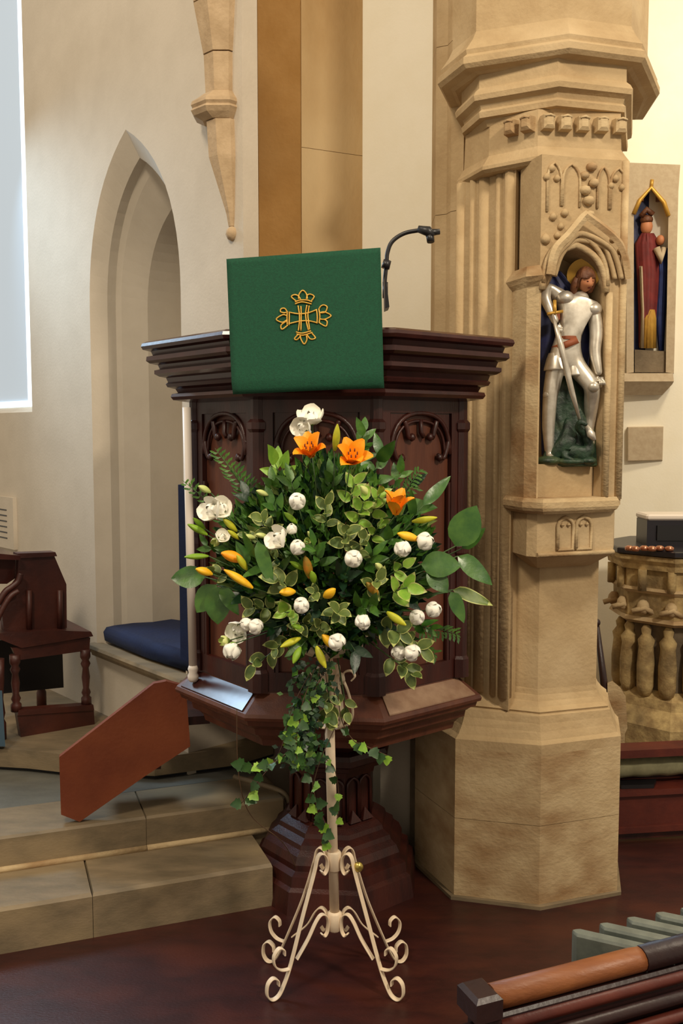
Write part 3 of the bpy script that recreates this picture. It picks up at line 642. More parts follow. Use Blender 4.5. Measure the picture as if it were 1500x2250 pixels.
for (t0, t1) in ((.26, .46), (.50, .70)):
    mb = MB(); a_, b_ = t0*CL, t1*CL
    c = [(a_, z0_+.02)]+arch_curve(a_, b_, z1_-.05, (a_+b_)/2, z1_-.02, 5)+[(b_, z0_+.02), (a_, z0_+.02)]
    mb.tube([CF(x, z, .003) for x, z in c], .0065, 6); mb.lathe([(.001, -.008), (.008, 0), (.001, .008)], CF(a_+(b_-a_)*.3, z1_-.045, .003), 6); mb.lathe([(.001, -.008), (.008, 0), (.001, .008)], CF(a_+(b_-a_)*.7, z1_-.045, .003), 6); mb.build('trefoil_panel', 'stone_pale', pil)
mb = MB(); mb.tube([CF(0, z0_+.006, .004), CF(CL, z0_+.006, .004)], .008, 8); mb.build('bottom_roll', 'stone_pale', pil)
# block the statue stands on inside the niche
sz0, sz1 = zl-.02, zN(1020)
mb = MB(); mb.grid([[NF(a, z, b) for a, b in ((ua+.003, -.19), (ub-.003, -.19), (ub-.003, -.045), (ua+.045, -.035), (ua+.003, -.035))] for z in (sz0, sz1)], True, 0, False, True); mb.build('statue_plinth', 'stone_grey' if 0 else 'stone', pil)

# ================================================================ KNIGHT STATUE
kn = thing('knight_statue', NF((ua+ub)/2, sz1, -.08), 'painted statue of a silver armoured knight spearing a green dragon', 'statue')
YK = 3.13
J = lambda px, py, dy=0: at(px, py, YK+dy)
def skin(name, verts, edges, m, parent, radii, root=0, sub=2):
    me = bpy.data.meshes.new(name); off = root_loc(parent)
    me.from_pydata([v-off for v in verts], edges, []); o = bpy.data.objects.new(name, me); C.objects.link(o); o.parent = parent
    sk = o.modifiers.new('skin', 'SKIN'); sk.use_smooth_shade = True
    for i, r in enumerate(radii):
        rr = r if isinstance(r, tuple) else (r, r)
        me.skin_vertices[0].data[i].radius = rr; me.skin_vertices[0].data[i].use_root = (i == root)
    s = o.modifiers.new('sub', 'SUBSURF'); s.levels = sub; s.render_levels = sub
    me.materials.append(M[m]); return o
jv = [J(1243, 775), J(1248, 735), J(1262, 690), J(1275, 655), J(1284, 640),       # 0 pelvis 1 waist 2 chest 3 neck base 4 neck
      J(1222, 800), J(1208, 870, -.01), J(1204, 935), J(1206, 1000), J(1212, 1016, -.03),  # 5.. right leg
      J(1258, 800), J(1302, 848, -.035), J(1296, 915, .02), J(1290, 965, .02), J(1300, 975, -.02),  # 10.. left leg
      J(1243, 660), J(1200, 632, -.0), J(1196, 655, -.03), J(1222, 712, -.055),   # 15 r shoulder 16 elbow ... 18 hand
      J(1304, 678), J(1310, 730, -.01), J(1306, 775, -.02), J(1316, 826, -.035)]  # 19 l shoulder .. 22 hand
je = [(0, 1), (1, 2), (2, 3), (3, 4), (0, 5), (5, 6), (6, 7), (7, 8), (8, 9), (0, 10), (10, 11), (11, 12), (12, 13), (13, 14), (2, 15), (15, 16), (16, 17), (17, 18), (2, 19), (19, 20), (20, 21), (21, 22)]
jr = [.044, .037, (.064, .050), .030, .019, .036, .026, .023, .015, .014, .036, .029, .022, .015, .015, .028, .023, .019, .012, .028, .023, .020, .012]
skin('armoured_body', jv, je, 'silver', kn, jr)
# hands
for base, d, sg in ((jv[18], Vector((.006, -.004, -.012)), -1), (jv[22], Vector((.004, -.006, -.014)), 1)):
    hv = [base, base+d*.9]; he = [(0, 1)]; hr = [.008, .009]
    for k in range(4):
        a = base+d*1.2+Vector(((k-1.5)*.0052, -.003, 0)); i = len(hv); hv += [a, a+Vector((.001*sg, -.007, -.006)), a+Vector((.002*sg, -.003, -.013-.001*(k % 2)))]; he += [(1, i), (i, i+1), (i+1, i+2)]; hr += [.0032, .003, .0026]
    i = len(hv); hv += [base+d*.4+Vector((-.011*sg, -.004, -.004)), base+d*.9+Vector((-.010*sg, -.011, -.006))]; he += [(0, i), (i, i+1)]; hr += [.0034, .003]
    skin('hand', hv, he, 'silver', kn, hr, 0, 1)
# plates: tassets, knee caps, pauldrons, belt
def blob(mb, c, rx, ry, rz, n=12, m=8, sm=True, e=None):
    rows = []
    for i in range(m+1):
        ph = -PI/2+PI*i/m; rows.append([Vector(c)+Vector((rx*math.cos(ph)*math.cos(2*PI*j/n), ry*math.cos(ph)*math.sin(2*PI*j/n), rz*math.sin(ph))) for j in range(n)])
    mb.grid(rows, True, 0, sm)
mb = MB(); blob(mb, J(1204, 868, -.015), .018, .016, .016); mb.build('knee_plate', 'silver', kn); mb = MB(); blob(mb, J(1303, 850, -.045), .020, .018, .018); mb.build('knee_plate', 'silver', kn)
mb = MB(); blob(mb, J(1240, 655, -.01), .032, .030, .024); mb.build('shoulder_plate', 'silver', kn); mb = MB(); blob(mb, J(1303, 680, -.01), .028, .028, .024); mb.build('shoulder_plate', 'silver', kn)
mb = MB()
for c, r0, dx in ((J(1224, 790), .036, -.01), (J(1262, 802), .036, .018)):
    mb.lathe([(r0*.8, .02), (r0*1.0, 0), (r0*1.2, -.03), (r0*1.22, -.036), (r0*1.1, -.036)], c, 14, 0, 0, True, cap=False)
mb.build('tasset', 'silver', kn)
mb = MB(); p = J(1243, 757); mb.tube([p+Vector((.004, 0, -.010)), p+Vector((-.004, 0, .010))], [.047, .046], 18); o = mb.build('belt', 'belt', kn)
mb = MB(); mb.lathe([(.037, -.006), (.040, -.005), (.040, .005), (.037, .006)], J(1246, 744), 16); mb.build('belt', 'belt', kn)
mb = MB(); mb.box(J(1222, 695, -.02), (.02, .02, .03), .3, 0, .004); mb.build('glove_cuff', 'belt', kn)
# head
hc = J(1286, 617, -.018)
mb = MB(); rows = []
for i in range(13):
    ph = -PI/2+PI*i/12; row = []
    for j in range(20):
        th = 2*PI*j/20; x = .0265*math.cos(ph)*math.cos(th); y = .030*math.cos(ph)*math.sin(th); z = .036*math.sin(ph)
        if z < 0: x *= 1+.28*z/.036; y *= 1+.15*z/.036
        if y < -.018 and abs(x) < .008 and -.016 < z < .006: y -= .007        # nose ridge
        if y < -.015 and .006 < abs(x) < .018 and .0 < z < .011: y += .004     # eye sockets
        row.append(Vector((x, y, z)))
    rows.append(row)
R_ = Matrix.Rotation(.35, 3, 'X')@Matrix.Rotation(.35, 3, 'Z')
mb.grid([[hc+R_@p for p in r] for r in rows], True, 0, True); hd = mb.build('head', 'skin', kn)
mb = MB(); blob(mb, hc+R_@Vector((-.0095, -.0265, .004)), .0032, .002, .0022, 8, 6); blob(mb, hc+R_@Vector((.0095, -.0265, .004)), .0032, .002, .0022, 8, 6); mb.build('eye', 'stamen', hd)
mb = MB(); blob(mb, hc+R_@Vector((0, -.0262, -.0175)), .007, .0025, .0022, 8, 6); mb.build('mouth', 'red_robe', hd)
mb = MB(); blob(mb, hc+R_@Vector((.027, 0, -.002)), .003, .005, .008, 8, 6); blob(mb, hc+R_@Vector((-.027, 0, -.002)), .003, .005, .008, 8, 6); mb.build('ear', 'skin', hd)
mb = MB()
hr_ = []
for i in range(9):
    ph = -.5+(PI/2+.5)*i/8; row = []
    for j in range(24):
        th = 2*PI*j/24; rr = 1.12+.05*math.sin(th*6+i); x = .029*math.cos(ph)*math.cos(th)*rr; y = .0325*math.cos(ph)*math.sin(th)*rr+.003; z = .039*math.sin(ph)*rr
        if y < -.012 and z < .016: z = .016+(z-.016)*.1; y = max(y, -.026)
        row.append(hc+R_@Vector((x, y, z)))
    hr_.append(row)
mb.grid(hr_, True, 0, True)
for s in (-1, 1):
    mb.tube([hc+R_@Vector((s*.027, .008, .01)), hc+R_@Vector((s*.033, .010, -.012)), hc+R_@Vector((s*.030, .016, -.036)), hc+R_@Vector((s*.022, .022, -.046))], [.010, .013, .012, .006], 8)
mb.build('hair', 'hair', hd)
mb = MB(); c = J(1281, 604, .016); mb.tube([c+Vector((0, .0, 0)), c+Vector((0.001, .004, .001))], [.052, .052], 24); mb.build('halo', 'halo', kn)
# cloak
mb = MB(); rows = []
for (py, xl, xr) in ((596, 1192, 1232), (630, 1186, 1262), (680, 1186, 1300), (740, 1186, 1300), (820, 1186, 1290), (900, 1188, 1290), (1000, 1190, 1290)):
    rows.append([at(lerp(xl, xr, i/10), py, YK+.035+.008*math.sin(i*1.9+py*.01)) for i in range(11)])
mb.grid(rows, False, 0, True); mb.grid([[p+Vector((0, .006, 0)) for p in r] for r in rows], False, 0, True); mb.build('cloak', 'navy', kn)
mb = MB(); mb.tube([J(1213, 688, -.062), J(1232, 760, -.07), J(1256, 860, -.07), J(1276, 935, -.05)], [.004, .0105, .0095, .004], 8); mb.build('lance', 'silver', kn)
mb = MB(); mb.tube([J(1202, 690, -.064), J(1236, 684, -.06)], .005, 8); mb.tube([J(1218, 660, -.055), J(1219, 690, -.062)], .006, 8); mb.build('lance_grip', 'halo', kn)
# dragon
dr = [J(1198, 1010, -.0), J(1215, 1000, -.0), J(1245, 985, -.0), J(1275, 1000, -.03), J(1297, 985, -.02), J(1285, 955, -.03), J(1268, 940, -.05), J(1275, 925, -.065), J(1290, 935, -.07)]
skin('dragon', dr+[J(1250, 960), J(1248, 915, .02), J(1240, 1005, -.03), J(1262, 1012, -.045), J(1290, 1010, -.03), J(1301, 1014, -.045)],
     [(0, 1), (1, 2), (2, 3), (3, 4), (4, 5), (5, 6), (6, 7), (7, 8), (2, 9), (9, 10), (2, 11), (11, 12), (3, 13), (13, 14)], 'dragon', kn, [.012, .022, .03, .028, .02, .014, .012, .012, .006, .03, .012, .012, .006, .012, .006], 2)
mb = MB(); mb.grid([[at(lerp(a, b, i/6), y, YK+dy+.012*math.sin(i*1.3)) for i in range(7)] for a, b, y, dy in ((1235, 1262, 800, .02), (1222, 1285, 850, .015), (1215, 1302, 900, .01), (1215, 1306, 950, .0), (1195, 1310, 1000, -.01), (1192, 1312, 1022, -.03))], False, 0, True); o = mb.build('dragon_wing', 'dragon', kn); sm_ = o.modifiers.new('t', 'SOLIDIFY'); sm_.thickness = .012
mb = MB(); blob(mb, J(1205, 1012, -.02), .045, .03, .016); blob(mb, J(1255, 1014, -.02), .055, .032, .014); blob(mb, J(1290, 1012, -.02), .03, .03, .014); mb.build('rocky_ground', 'dragon', kn)
mb = MB(); mb.tube([J(1288, 935, -.045), J(1298, 955, -.05), J(1306, 968, -.055)], [.008, .014, .006], 8); mb.build('claw', 'silver', kn)

# ================================================================ FAR RIGHT: relief niche, tablet
YW = 5.2
rn = thing('saint_relief', at(1430, 870, YW-.1), 'framed stone niche with painted saint in red, blue and ochre', 'relief')
wq = lambda px, py, d=0: at(px, py, YW-d)
def plate(mb, pts, d0, d1, mi=0): mb.grid([[at(a, b, YW-d0) for a, b in pts], [at(a, b, YW-d1) for a, b in pts]], True, mi, False, True)
mb = MB(); o_ = [(1376, 820), (1376, 357), (1494, 362), (1480, 820)]
inn = [(1392, 818), (1392, 470), (1405, 440), (1430, 418), (1458, 445), (1468, 475), (1462, 818)]
plate(mb, [(1376, 357), (1494, 362), (1490, 420), (1430, 418), (1376, 420)], -.02, .10)
plate(mb, [(1376, 420), (1430, 418), (1405, 440), (1392, 470), (1392, 818), (1376, 820)], -.02, .10); plate(mb, [(1430, 418), (1490, 420), (1480, 820), (1462, 818), (1468, 475), (1458, 445)], -.02, .10)
mb.build('stone_frame', 'tablet', rn)
mb = MB(); mb.tube([at(a, b, YW-.104) for a, b in ((1392, 470), (1405, 440), (1430, 412), (1458, 445), (1468, 475))], .012, 6); mb.tube([at(1430, 412, YW-.1), at(1432, 395, YW-.1)], .01, 6); mb.build('arch_bead', 'halo', rn)
mb = MB(); plate(mb, inn, -.015, .0); mb.build('niche_back', 'navy', rn)
mb = MB(); mb.grid([[at(a, b, YW-d) for a, b, d in ((1366, y, .05), (1366, y, dd), (1472+k, y, dd), (1472+k, y, .05))] for y, dd, k in ((820, .12, 6), (838, .14, 8), (845, .12, 4), (868, .06, -18))], True, 0, False, True); mb.build('bracket', 'tablet', rn)
def rblob(mb, px, py, rx, ry, d, dep=.03): blob(mb, at(px, py, YW-d), rx*YW/2100, dep, ry*YW/2100)
mb = MB(); rblob(mb, 1420, 498, 13, 17, .03); rblob(mb, 1450, 528, 9, 11, .045); hd2 = mb.build('face', 'skin', rn)
mb = MB(); rblob(mb, 1420, 483, 14, 10, .035); mb.tube([at(1408, 475, YW-.05), at(1420, 460, YW-.05), at(1434, 472, YW-.05)], .016, 6); mb.tube([at(1408, 425+q, YW-.07) for q in (0, 18)], .014, 6); mb.tube([at(1446, 425+q, YW-.07) for q in (0, 18)], .014, 6); mb.build('crown', 'hair', rn)
def robe(name, m, rows, d, dep):
    mb = MB(); R2 = []
    for y, xl, xr in rows:
        R2.append([at(lerp(xl, xr, i/12), y, YW-d-dep*math.sin(PI*i/12)-.006*math.sin(i*2.3)) for i in range(13)])
    mb.grid(R2, False, 0, True); o = mb.build(name, m, rn); s = o.modifiers.new('t', 'SOLIDIFY'); s.thickness = .008; return o
robe('red_robe', 'red_robe', ((512, 1408, 1436), (535, 1394, 1450), (600, 1398, 1452), (700, 1402, 1444), (762, 1402, 1440)), .02, .05)
robe('blue_mantle', 'blue_robe', ((545, 1440, 1466), (600, 1444, 1468), (700, 1440, 1462), (770, 1446, 1458)), .02, .03)
robe('ochre_skirt', 'yellow_robe', ((680, 1424, 1438), (700, 1408, 1442), (765, 1404, 1442)), .035, .045)
robe('pale_fold', 'tablet', ((585, 1404, 1412), (680, 1408, 1416), (765, 1406, 1416)), .05, .03)
mb = MB(); mb.tube([at(1442, 545, YW-.07), at(1452, 570, YW-.08), at(1458, 545, YW-.07)], [.02, .026, .015], 8); mb.build('child_figure', 'tablet', rn)
mb = MB(); mb.grid([[at(a, b, YW-d) for a, b in ((1392, y), (1462, y))]+[at(1462, y, YW), at(1392, y, YW)] for y, d, b in ((768, .07, 0), (818, .09, 0))], True, 0, False, True) if False else plate(mb, [(1394, 768), (1462, 772), (1462, 818), (1394, 818)], 0, .08); mb.build('relief_base', 'stone_grey', rn)
mb = MB(); mb.grid([[at(a, b, YW-d) for a, b in pts] for pts, d in (([(1378, 938), (1457, 937), (1455, 1012), (1378, 1014)], -.03), ([(1378, 938), (1457, 937), (1455, 1012), (1378, 1014)], .025), ([(1380, 940), (1455, 939), (1453, 1010), (1380, 1012)], .03))], True, 0, False, True)
tag(mb.build('wall_tablet', 'tablet'), 'plain square grey stone tablet on the cream wall below the relief', 'tablet')
# ---- font
FX, FY = at(1490, 1300, 4.55).x, 4.55; FS = .92
fo = thing('stone_font', (FX, FY, 0), 'carved octagonal stone font with figures round the bowl, under dark top', 'font')
fz = lambda py: at(1408, py, 4.2).z
def fl(name, prof, m, n=8, rot=-112.5): mb = MB(); mb.lathe([(a*FS, b) for a, b in prof], (FX, FY, 0), n, math.radians(rot)); return mb.build(name, m, fo)
fl('top_moulding', [(.36, fz(1262)), (.365, fz(1250)), (.385, fz(1240)), (.385, fz(1230))], 'carved')
fl('frieze', [(.335, fz(1315)), (.335, fz(1262))], 'carved'); fl('frieze_moulding', [(.335, fz(1318)), (.355, fz(1310)), (.345, fz(1304))], 'stone_pale')
fl('arcade_band', [(.325, fz(1385)), (.33, fz(1316))], 'carved'); fl('band_moulding', [(.32, fz(1388)), (.35, fz(1380)), (.34, fz(1372))], 'stone_pale')
fl('bowl', [(.27, fz(1545)), (.28, fz(1388))], 'stone_grey')
fl('font_base', [(.40, 0), (.40, fz(1610)), (.37, fz(1590)), (.34, fz(1575)), (.33, fz(1555)), (.28, fz(1540))], 'carved')
for k in range(10):
    a = math.radians(-185+k*22.5); p = Vector((FX+.29*FS*math.cos(a), FY+.29*FS*math.sin(a), 0))
    mb = MB(); mb.lathe([(.028, fz(1550)), (.04, fz(1530)), (.042, fz(1480)), (.034, fz(1440)), (.04, fz(1425)), (.02, fz(1412)), (.025, fz(1400)), (.012, fz(1390))], p, 9, a, 0, True); mb.build('carved_figure', 'carved', fo)
for k in range(8):
    a = math.radians(-190+k*25); mb = MB(); p = Vector((FX+.325*FS*math.cos(a), FY+.325*FS*math.sin(a), fz(1348))); blob(mb, p, .03, .03, .035, 8, 6); mb.tube([p+Vector((-.05, 0, -.02)), p+Vector((0, -.02, .0)), p+Vector((.05, 0, -.03))], .014, 6); mb.build('carved_leaf', 'stone_pale', fo)
for k in range(8):
    a = math.radians(-190+k*25); mb = MB(); p = Vector((FX+.34*FS*math.cos(a), FY+.34*FS*math.sin(a), 0)); mb.tube([p+Vector((0, 0, fz(1310))), p+Vector((0, 0, fz(1262)))], .02, 6); mb.build('carved_rib', 'carved', fo)
mb = MB(); mb.lathe([(.36, fz(1228)), (.368, fz(1226)), (.368, fz(1216)), (.36, fz(1214))], (FX, FY, 0), 8, math.radians(-112.5)); tag(mb.build('font_cover', 'dark'), 'dark wooden cover lying on the carved stone font', 'cover')
zc = fz(1214)
bx = thing('display_case', (FX-.05, FY, zc), 'black box with pale lid standing on the dark font cover', 'box')
bw = at(1406, 1140, 4.55); zt2 = bw.z
mb = MB(); mb.box((FX-.035, FY, (zc+zt2)/2), (.30, .16, zt2-zc), .0); mb.build('case_body', 'dark', bx)
mb = MB(); mb.box((FX-.035, FY, zt2+.014), (.31, .17, .028), 0, 0, .008); mb.build('case_lid', 'white_paint', bx)
mb = MB(); mb.box((FX-.02, FY-.085, (zc+zt2)/2+.0), (.24, .012, .07)); mb.build('front_slot', 'black', bx)
for k, (px, py) in enumerate(((1395, 1207), (1418, 1210), (1432, 1205), (1452, 1210), (1470, 1206), (1385, 1212))):
    p = at(px, py, 4.25); mb = MB(); mb.lathe([(.016, 0), (.02, .004), (.02, .016), (.010, .022), (.004, .023)], (p.x, 4.25+.02*(k % 2), zc+.0005), 12, 0, 0, True)
    tag(mb.build('metal_dish', 'copper'), ['second copper dish from the left on the dark font cover', 'third copper dish from the left, in front of the black box', 'fourth copper dish from the left, in front of the black box', 'fifth copper dish from the left, on the dark font cover', 'rightmost copper dish on the dark font cover', 'leftmost copper dish on the dark font cover'][k], 'dish', 'small copper dishes on the font cover')
# dark staff
sp = thing('wooden_staff', on(1328, 1660, 0), 'thin dark staff with round knob leaning behind the pillar', 'staff')
mb = MB(); mb.tube([at(1344, 1640, 4.0), at(1311, 1376, 4.0)], [.022, .011], 8); mb.build('shaft', 'pew', sp)
mb = MB(); blob(mb, at(1310, 1368, 4.0), .017, .017, .017); mb.build('knob', 'pew', sp)
# pale curved step of the font
mb = MB(); p = at(1346, 1540, 4.1)
prof = [(1334, 1500), (1345, 1496), (1362, 1510), (1374, 1530), (1378, 1600), (1360, 1640), (1334, 1620)]
mb.grid([[at(a, b, Y) for a, b in prof] for Y in (3.98, 4.06)], True, 0, False, True)
zb_ = at(1360, 1640, 3.98).z
mb.box((at(1352, 1600, 4.02).x, 4.02, zb_/2+.02), (.06, .07, zb_+.06)); tag(mb.build('stone_kerb', 'stone_pale'), 'pale rounded stone upright beside the font base', 'kerb')
# ---- pew behind the pillar, right edge
pw_ = thing('front_pew', (1.25, 3.65, 0), 'red-brown pew front with shelves, behind the pillar at the right edge', 'pew')
PF = Frame(Vector((1.06, 3.62, 0)), Vector((.36, .05, 0)))
if PF.n.y > 0: PF.n = -PF.n
def pbx(name, u0, u1, z0, z1, n0, n1, m, parent=pw_):
    mb = MB(); mb.grid([[PF(a, z, b) for a, b in ((u0, n0), (u1, n0), (u1, n1), (u0, n1))] for z in (z0, z1)], True, 0, False, True); return mb.build(name, m, parent)
zp = lambda py: at(1420, py, 3.62).z
pbx('top_rail', 0, .37, zp(1662), zp(1645), -.06, .03, 'pew_red'); pbx('shelf', 0, .37, zp(1748), zp(1735), -.1, .02, 'pew_red')
pbx('lower_rail', 0, .37, zp(1828), zp(1815), -.02, .025, 'pew_red'); pbx('panel', 0, .37, zp(1815), zp(1748), -.02, .0, 'pew_red'); pbx('panel', 0, .37, 0.01, zp(1828), -.02, .0, 'oak_dark')
pbx('end_post', .365, .42, 0, zp(1630), -.10, .05, 'pew_red'); pbx('back_panel', 0, .37, zp(1735), zp(1662), -.12, -.10, 'oak_dark'); pbx('end_post', .55, .62, 0, zp(1630), -.1, .05, 'pew_red')
pbx('side_panel', .42, .55, 0.01, zp(1700), -.05, -.02, 'oak_dark')
mb = MB(); rows = []
for i in range(13):
    u = .005+.34*i/12; r = 1+.06*math.sin(i*1.7); rows.append([PF(u, zp(1715)+.035+.040*r*math.sin(a), -.045+.038*r*math.cos(a)) for a in [2*PI*k/12 for k in range(12)]])
mb.grid(rows, True, 0, True, True); tag(mb.build('kneeler_cushion', 'cushion'), 'grey-green rolled cushion lying on the pew shelf', 'cushion')
mb = MB(); mb.grid([[PF(u, z, n) for u, n in ((.02, -.06), (.2, -.05), (.16, .01), (.03, .0))] for z in (zp(1735)+.001, zp(1735)+.016)], True, 0, False, True); tag(mb.build('hymn_book', 'black'), 'black book lying on the shelf of the red-brown pew', 'book')
# ================================================================ FOREGROUND PEW
ZP = .80
fp = thing('foreground_pew', (.5, 1.4, 0), 'dark wooden pew back with light brown rail, bottom right corner', 'pew')
ra = on(1085, 2172, ZP); rb_ = on(1405, 2090, ZP)
FF = Frame(ra, rb_-ra)
if FF.n.y > 0: FF.n = -FF.n
RL = (rb_-ra).length
def fb(name, u0, u1, z0, z1, n0, n1, m, bev=.004, parent=fp):
    mb = MB(); rows = []
    for (z, k) in ((z0, bev), (z0+bev, 0), (z1-bev, 0), (z1, bev)): rows.append([FF(a, z, b) for a, b in ((u0+k, n0+k), (u1-k, n0+k), (u1-k, n1-k), (u0+k, n1-k))])
    mb.grid(rows, True, 0, False, True); return mb.build(name, m, parent)
mb = MB(); mb.grid([[FF(u, ZP-.012+.018*math.sin(a)*1.0, .0+.020*math.cos(a)) for a in [2*PI*k/14 for k in range(14)]] for u in (-.005, RL-.01, RL)], True, 0, True, True); mb.build('worn_rail', 'oak_light', fp)
mb = MB(); mb.grid([[FF(u, ZP-.012+.019*math.sin(a), .0+.021*math.cos(a)) for a in [2*PI*k/14 for k in range(14)]] for u in (RL+.001, 1.3)], True, 0, True, True); mb.build('dark_rail', 'pew', fp)
fb('end_block', -.045, -.002, ZP-.035, ZP+.006, -.028, .028, 'pew', .006)
fb('end_block', -.055, -.004, ZP-.085, ZP-.045, -.012, .045, 'pew', .006)
fb('end_post', -.03, .0, 0, ZP-.03, -.022, .022, 'pew')
for i, (dz, n) in enumerate(((.046, .016), (.072, .026), (.10, .030), (.13, .026))):
    mb = MB(); mb.tube([FF(-.0, ZP-dz, n), FF(1.3, ZP-dz, n)], .010, 8); mb.build('bead_moulding', 'pew' if i % 2 else 'pew_red', fp)
fb('back_board', 0, 1.3, .05, ZP-.03, -.015, .018, 'pew')
fb('book_shelf', .15, 1.3, ZP-.14, ZP-.125, -.16, -.015, 'pew')
mb = MB(); mb.lathe([(.002, 0), (.012, .006), (.014, .016), (.008, .026), (.002, .03)], FF(-.02, ZP-.1, .062), 12, 0, 0, True); mb.tube([FF(-.02, ZP-.088, .02), FF(-.02, ZP-.088, .062)], .006, 8); mb.build('peg', 'oak_light', fp)
# grey books standing behind the rail
tipps = [(1262, 2044), (1322, 2030), (1382, 2017), (1445, 2006), (1500, 1996)]
bk0 = None
for i, (px, py) in enumerate(tipps):
    tp = on(px, py, ZP+.005)
    mb = MB(); ang = math.radians(-26); dv = Vector((math.cos(ang), math.sin(ang), 0)); sv = Vector((-dv.y, dv.x, 0)); L_ = .115
    w2 = .011
    out = [tp+dv*.0+sv*0]+[]
    prof = [(0, -w2*.5), (-.004, 0), (0, w2*.5), (.006, w2), (L_, w2), (L_, -w2), (.006, -w2)]
    rows = [[tp+dv*a+sv*b+Vector((0, 0, z)) for a, b in prof] for z in (-.13, -.004)]+[[tp+dv*(a*.985+.001)+sv*b*.75 for a, b in prof]]
    b_ = thing('grey_book', tp-Vector((0, 0, .13)), ['leftmost grey book standing behind the light brown rail', 'second grey book from the left behind the pew rail', 'third grey book from the left behind the pew rail', 'fourth grey book from the left, behind the dark part of the rail', 'rightmost grey book, cut by the edge of the picture'][i], 'book', 'grey books standing behind the foreground pew')
    mb.grid(rows, True, 0, False, True); mb.build('cover', 'grey_book', b_)
    mb = MB(); pr2 = [(.02, w2*.9), (L_-.004, w2*.9), (L_-.004, w2*2.3), (.02, w2*2.3)]
    mb.grid([[tp+dv*a+sv*b+Vector((0, 0, z)) for a, b in pr2] for z in (-.125, -.022)], True, 0, False, True); mb.build('page_block', 'dark_grey', b_)
# ================================================================ FLOWER STAND
YS = 2.68
pb = at(735, 2040, YS); pt2 = at(720, 1440, YS)
SX = pb.x
fs = thing('flower_stand', (SX, YS, 0), 'white wrought iron flower stand with scrolled legs, holding the arrangement', 'stand')
ztop_ = pt2.z
mb = MB(); mb.tube([(SX, YS, .19), (pt2.x, YS, ztop_)], .0145, 14); mb.build('pole', 'white_metal', fs)
zh, zlw = at(735, 1880, YS).z, at(735, 2010, YS).z
mb = MB(); mb.lathe([(.015, zh-.045), (.02, zh-.04), (.02, zh+.01), (.015, zh+.015)], (SX-.001, YS, 0), 12, 0, 0, True); mb.build('leg_collar', 'white_metal', fs); mb = MB(); mb.lathe([(.015, .15), (.02, .155), (.022, zlw+.005), (.015, zlw+.012)], (SX, YS, 0), 12, 0, 0, True); mb.build('leg_collar', 'white_metal', fs)
for k, (fx, fy, big) in enumerate(((-.158, -.095, 1), (.162, -.095, 1), (-.185, .085, 1), (.185, .085, 1))):
    d = Vector((fx, fy, 0)); Rf = d.length; d.normalize(); side = Vector((-d.y, d.x, 0))
    q = lambda r, z: Vector((SX, YS, 0))+d*r+Vector((0, 0, z))
    lg = MB()
    # upper bar: inner curl, arch, straight, foot loop
    pts = [q(.045, zh-.035), q(.036, zh-.047), q(.026, zh-.035), q(.024, zh-.012), q(.032, zh+.008), q(.046, zh+.016), q(.058, zh+.004), q(.068, zh-.035), q(.105, .225), q(.150, .09), q(.175, .035)]
    loop = [q(.192, .008), q(.212, .004), q(.226, .022), q(.224, .052), q(.208, .066), q(.192, .056), q(.190, .040)]
    sc = Rf/.19
    pts = pts[:9]+[q(.15*sc, .09), q(.175*sc, .032)]+[Vector((SX, YS, 0))+d*(.175*sc+((p-Vector((SX, YS, 0))).dot(d)-.175))+Vector((0, 0, p.z)) for p in loop]
    lg.ribbon(catmull(pts, 6), .017, .0045, side); lo = lg.build('leg', 'white_metal', fs)
    lw = MB()
    pts = [q(.044, zlw-.045), q(.034, zlw-.055), q(.024, zlw-.042), q(.022, zlw-.015), q(.030, zlw+.006), q(.046, zlw+.012), q(.064, zlw-.006), q(.090, zlw-.05), q(.13*sc, .10)]
    lw.ribbon(catmull(pts, 6), .015, .0045, side); lw.build('brace', 'white_metal', fs)
    s2 = MB(); b0 = .158*sc
    pts = [q(b0-.004, .078), q(b0+.022, .082), q(b0+.042, .100), q(b0+.046, .128), q(b0+.030, .148), q(b0+.014, .140), q(b0+.012, .124)]
    s2.ribbon(catmull(pts, 6), .015, .0045, side); s2.build('scroll', 'white_metal', fs)
# bracket arms under the bowl
zb = at(735, 1592, YS).z
for k, a in enumerate((-.25, 1.3, 2.6, 3.9, 5.2)):
    d = Vector((math.cos(a), math.sin(a), 0)); side = Vector((-d.y, d.x, 0)); q = lambda r, z: Vector((SX-.008, YS, 0))+d*r+Vector((0, 0, z))
    mb = MB(); mb.ribbon(catmull([q(.014, zb+.03), q(.018, zb+.008), q(.036, zb-.002), q(.056, zb+.012), q(.062, zb+.045), q(.048, zb+.10), q(.034, zb+.135), q(.038, zb+.155), q(.058, zb+.160), q(.068, zb+.145), q(.058, zb+.132)], 6), .014, .0045, side); mb.build('bracket_arm', 'white_metal', fs)
mb = MB(); mb.tube([(SX+.048, YS-.012, zh-.022), (SX+.062, YS-.02, zh-.022)], .006, 8); blob(mb, (SX+.068, YS-.026, zh-.022), .015, .012, .015); mb.build('brass_knob', 'brass', fs)
ZB = ztop_-.005
mb = MB(); mb.lathe([(.016, ZB), (.06, ZB+.01), (.10, ZB+.03), (.115, ZB+.06), (.11, ZB+.06), (.09, ZB+.035), (.01, ZB+.02)], (pt2.x, YS, 0), 24, 0, 0, True); mb.build('bowl', 'white_metal', fs)
mb = MB(); mb.box((pt2.x, YS, ZB+.09), (.15, .12, .12), .1, 0, .02); tag(mb.build('flower_foam', 'leaf_dark'), 'green flower foam block hidden in the bowl of the stand', 'foam')

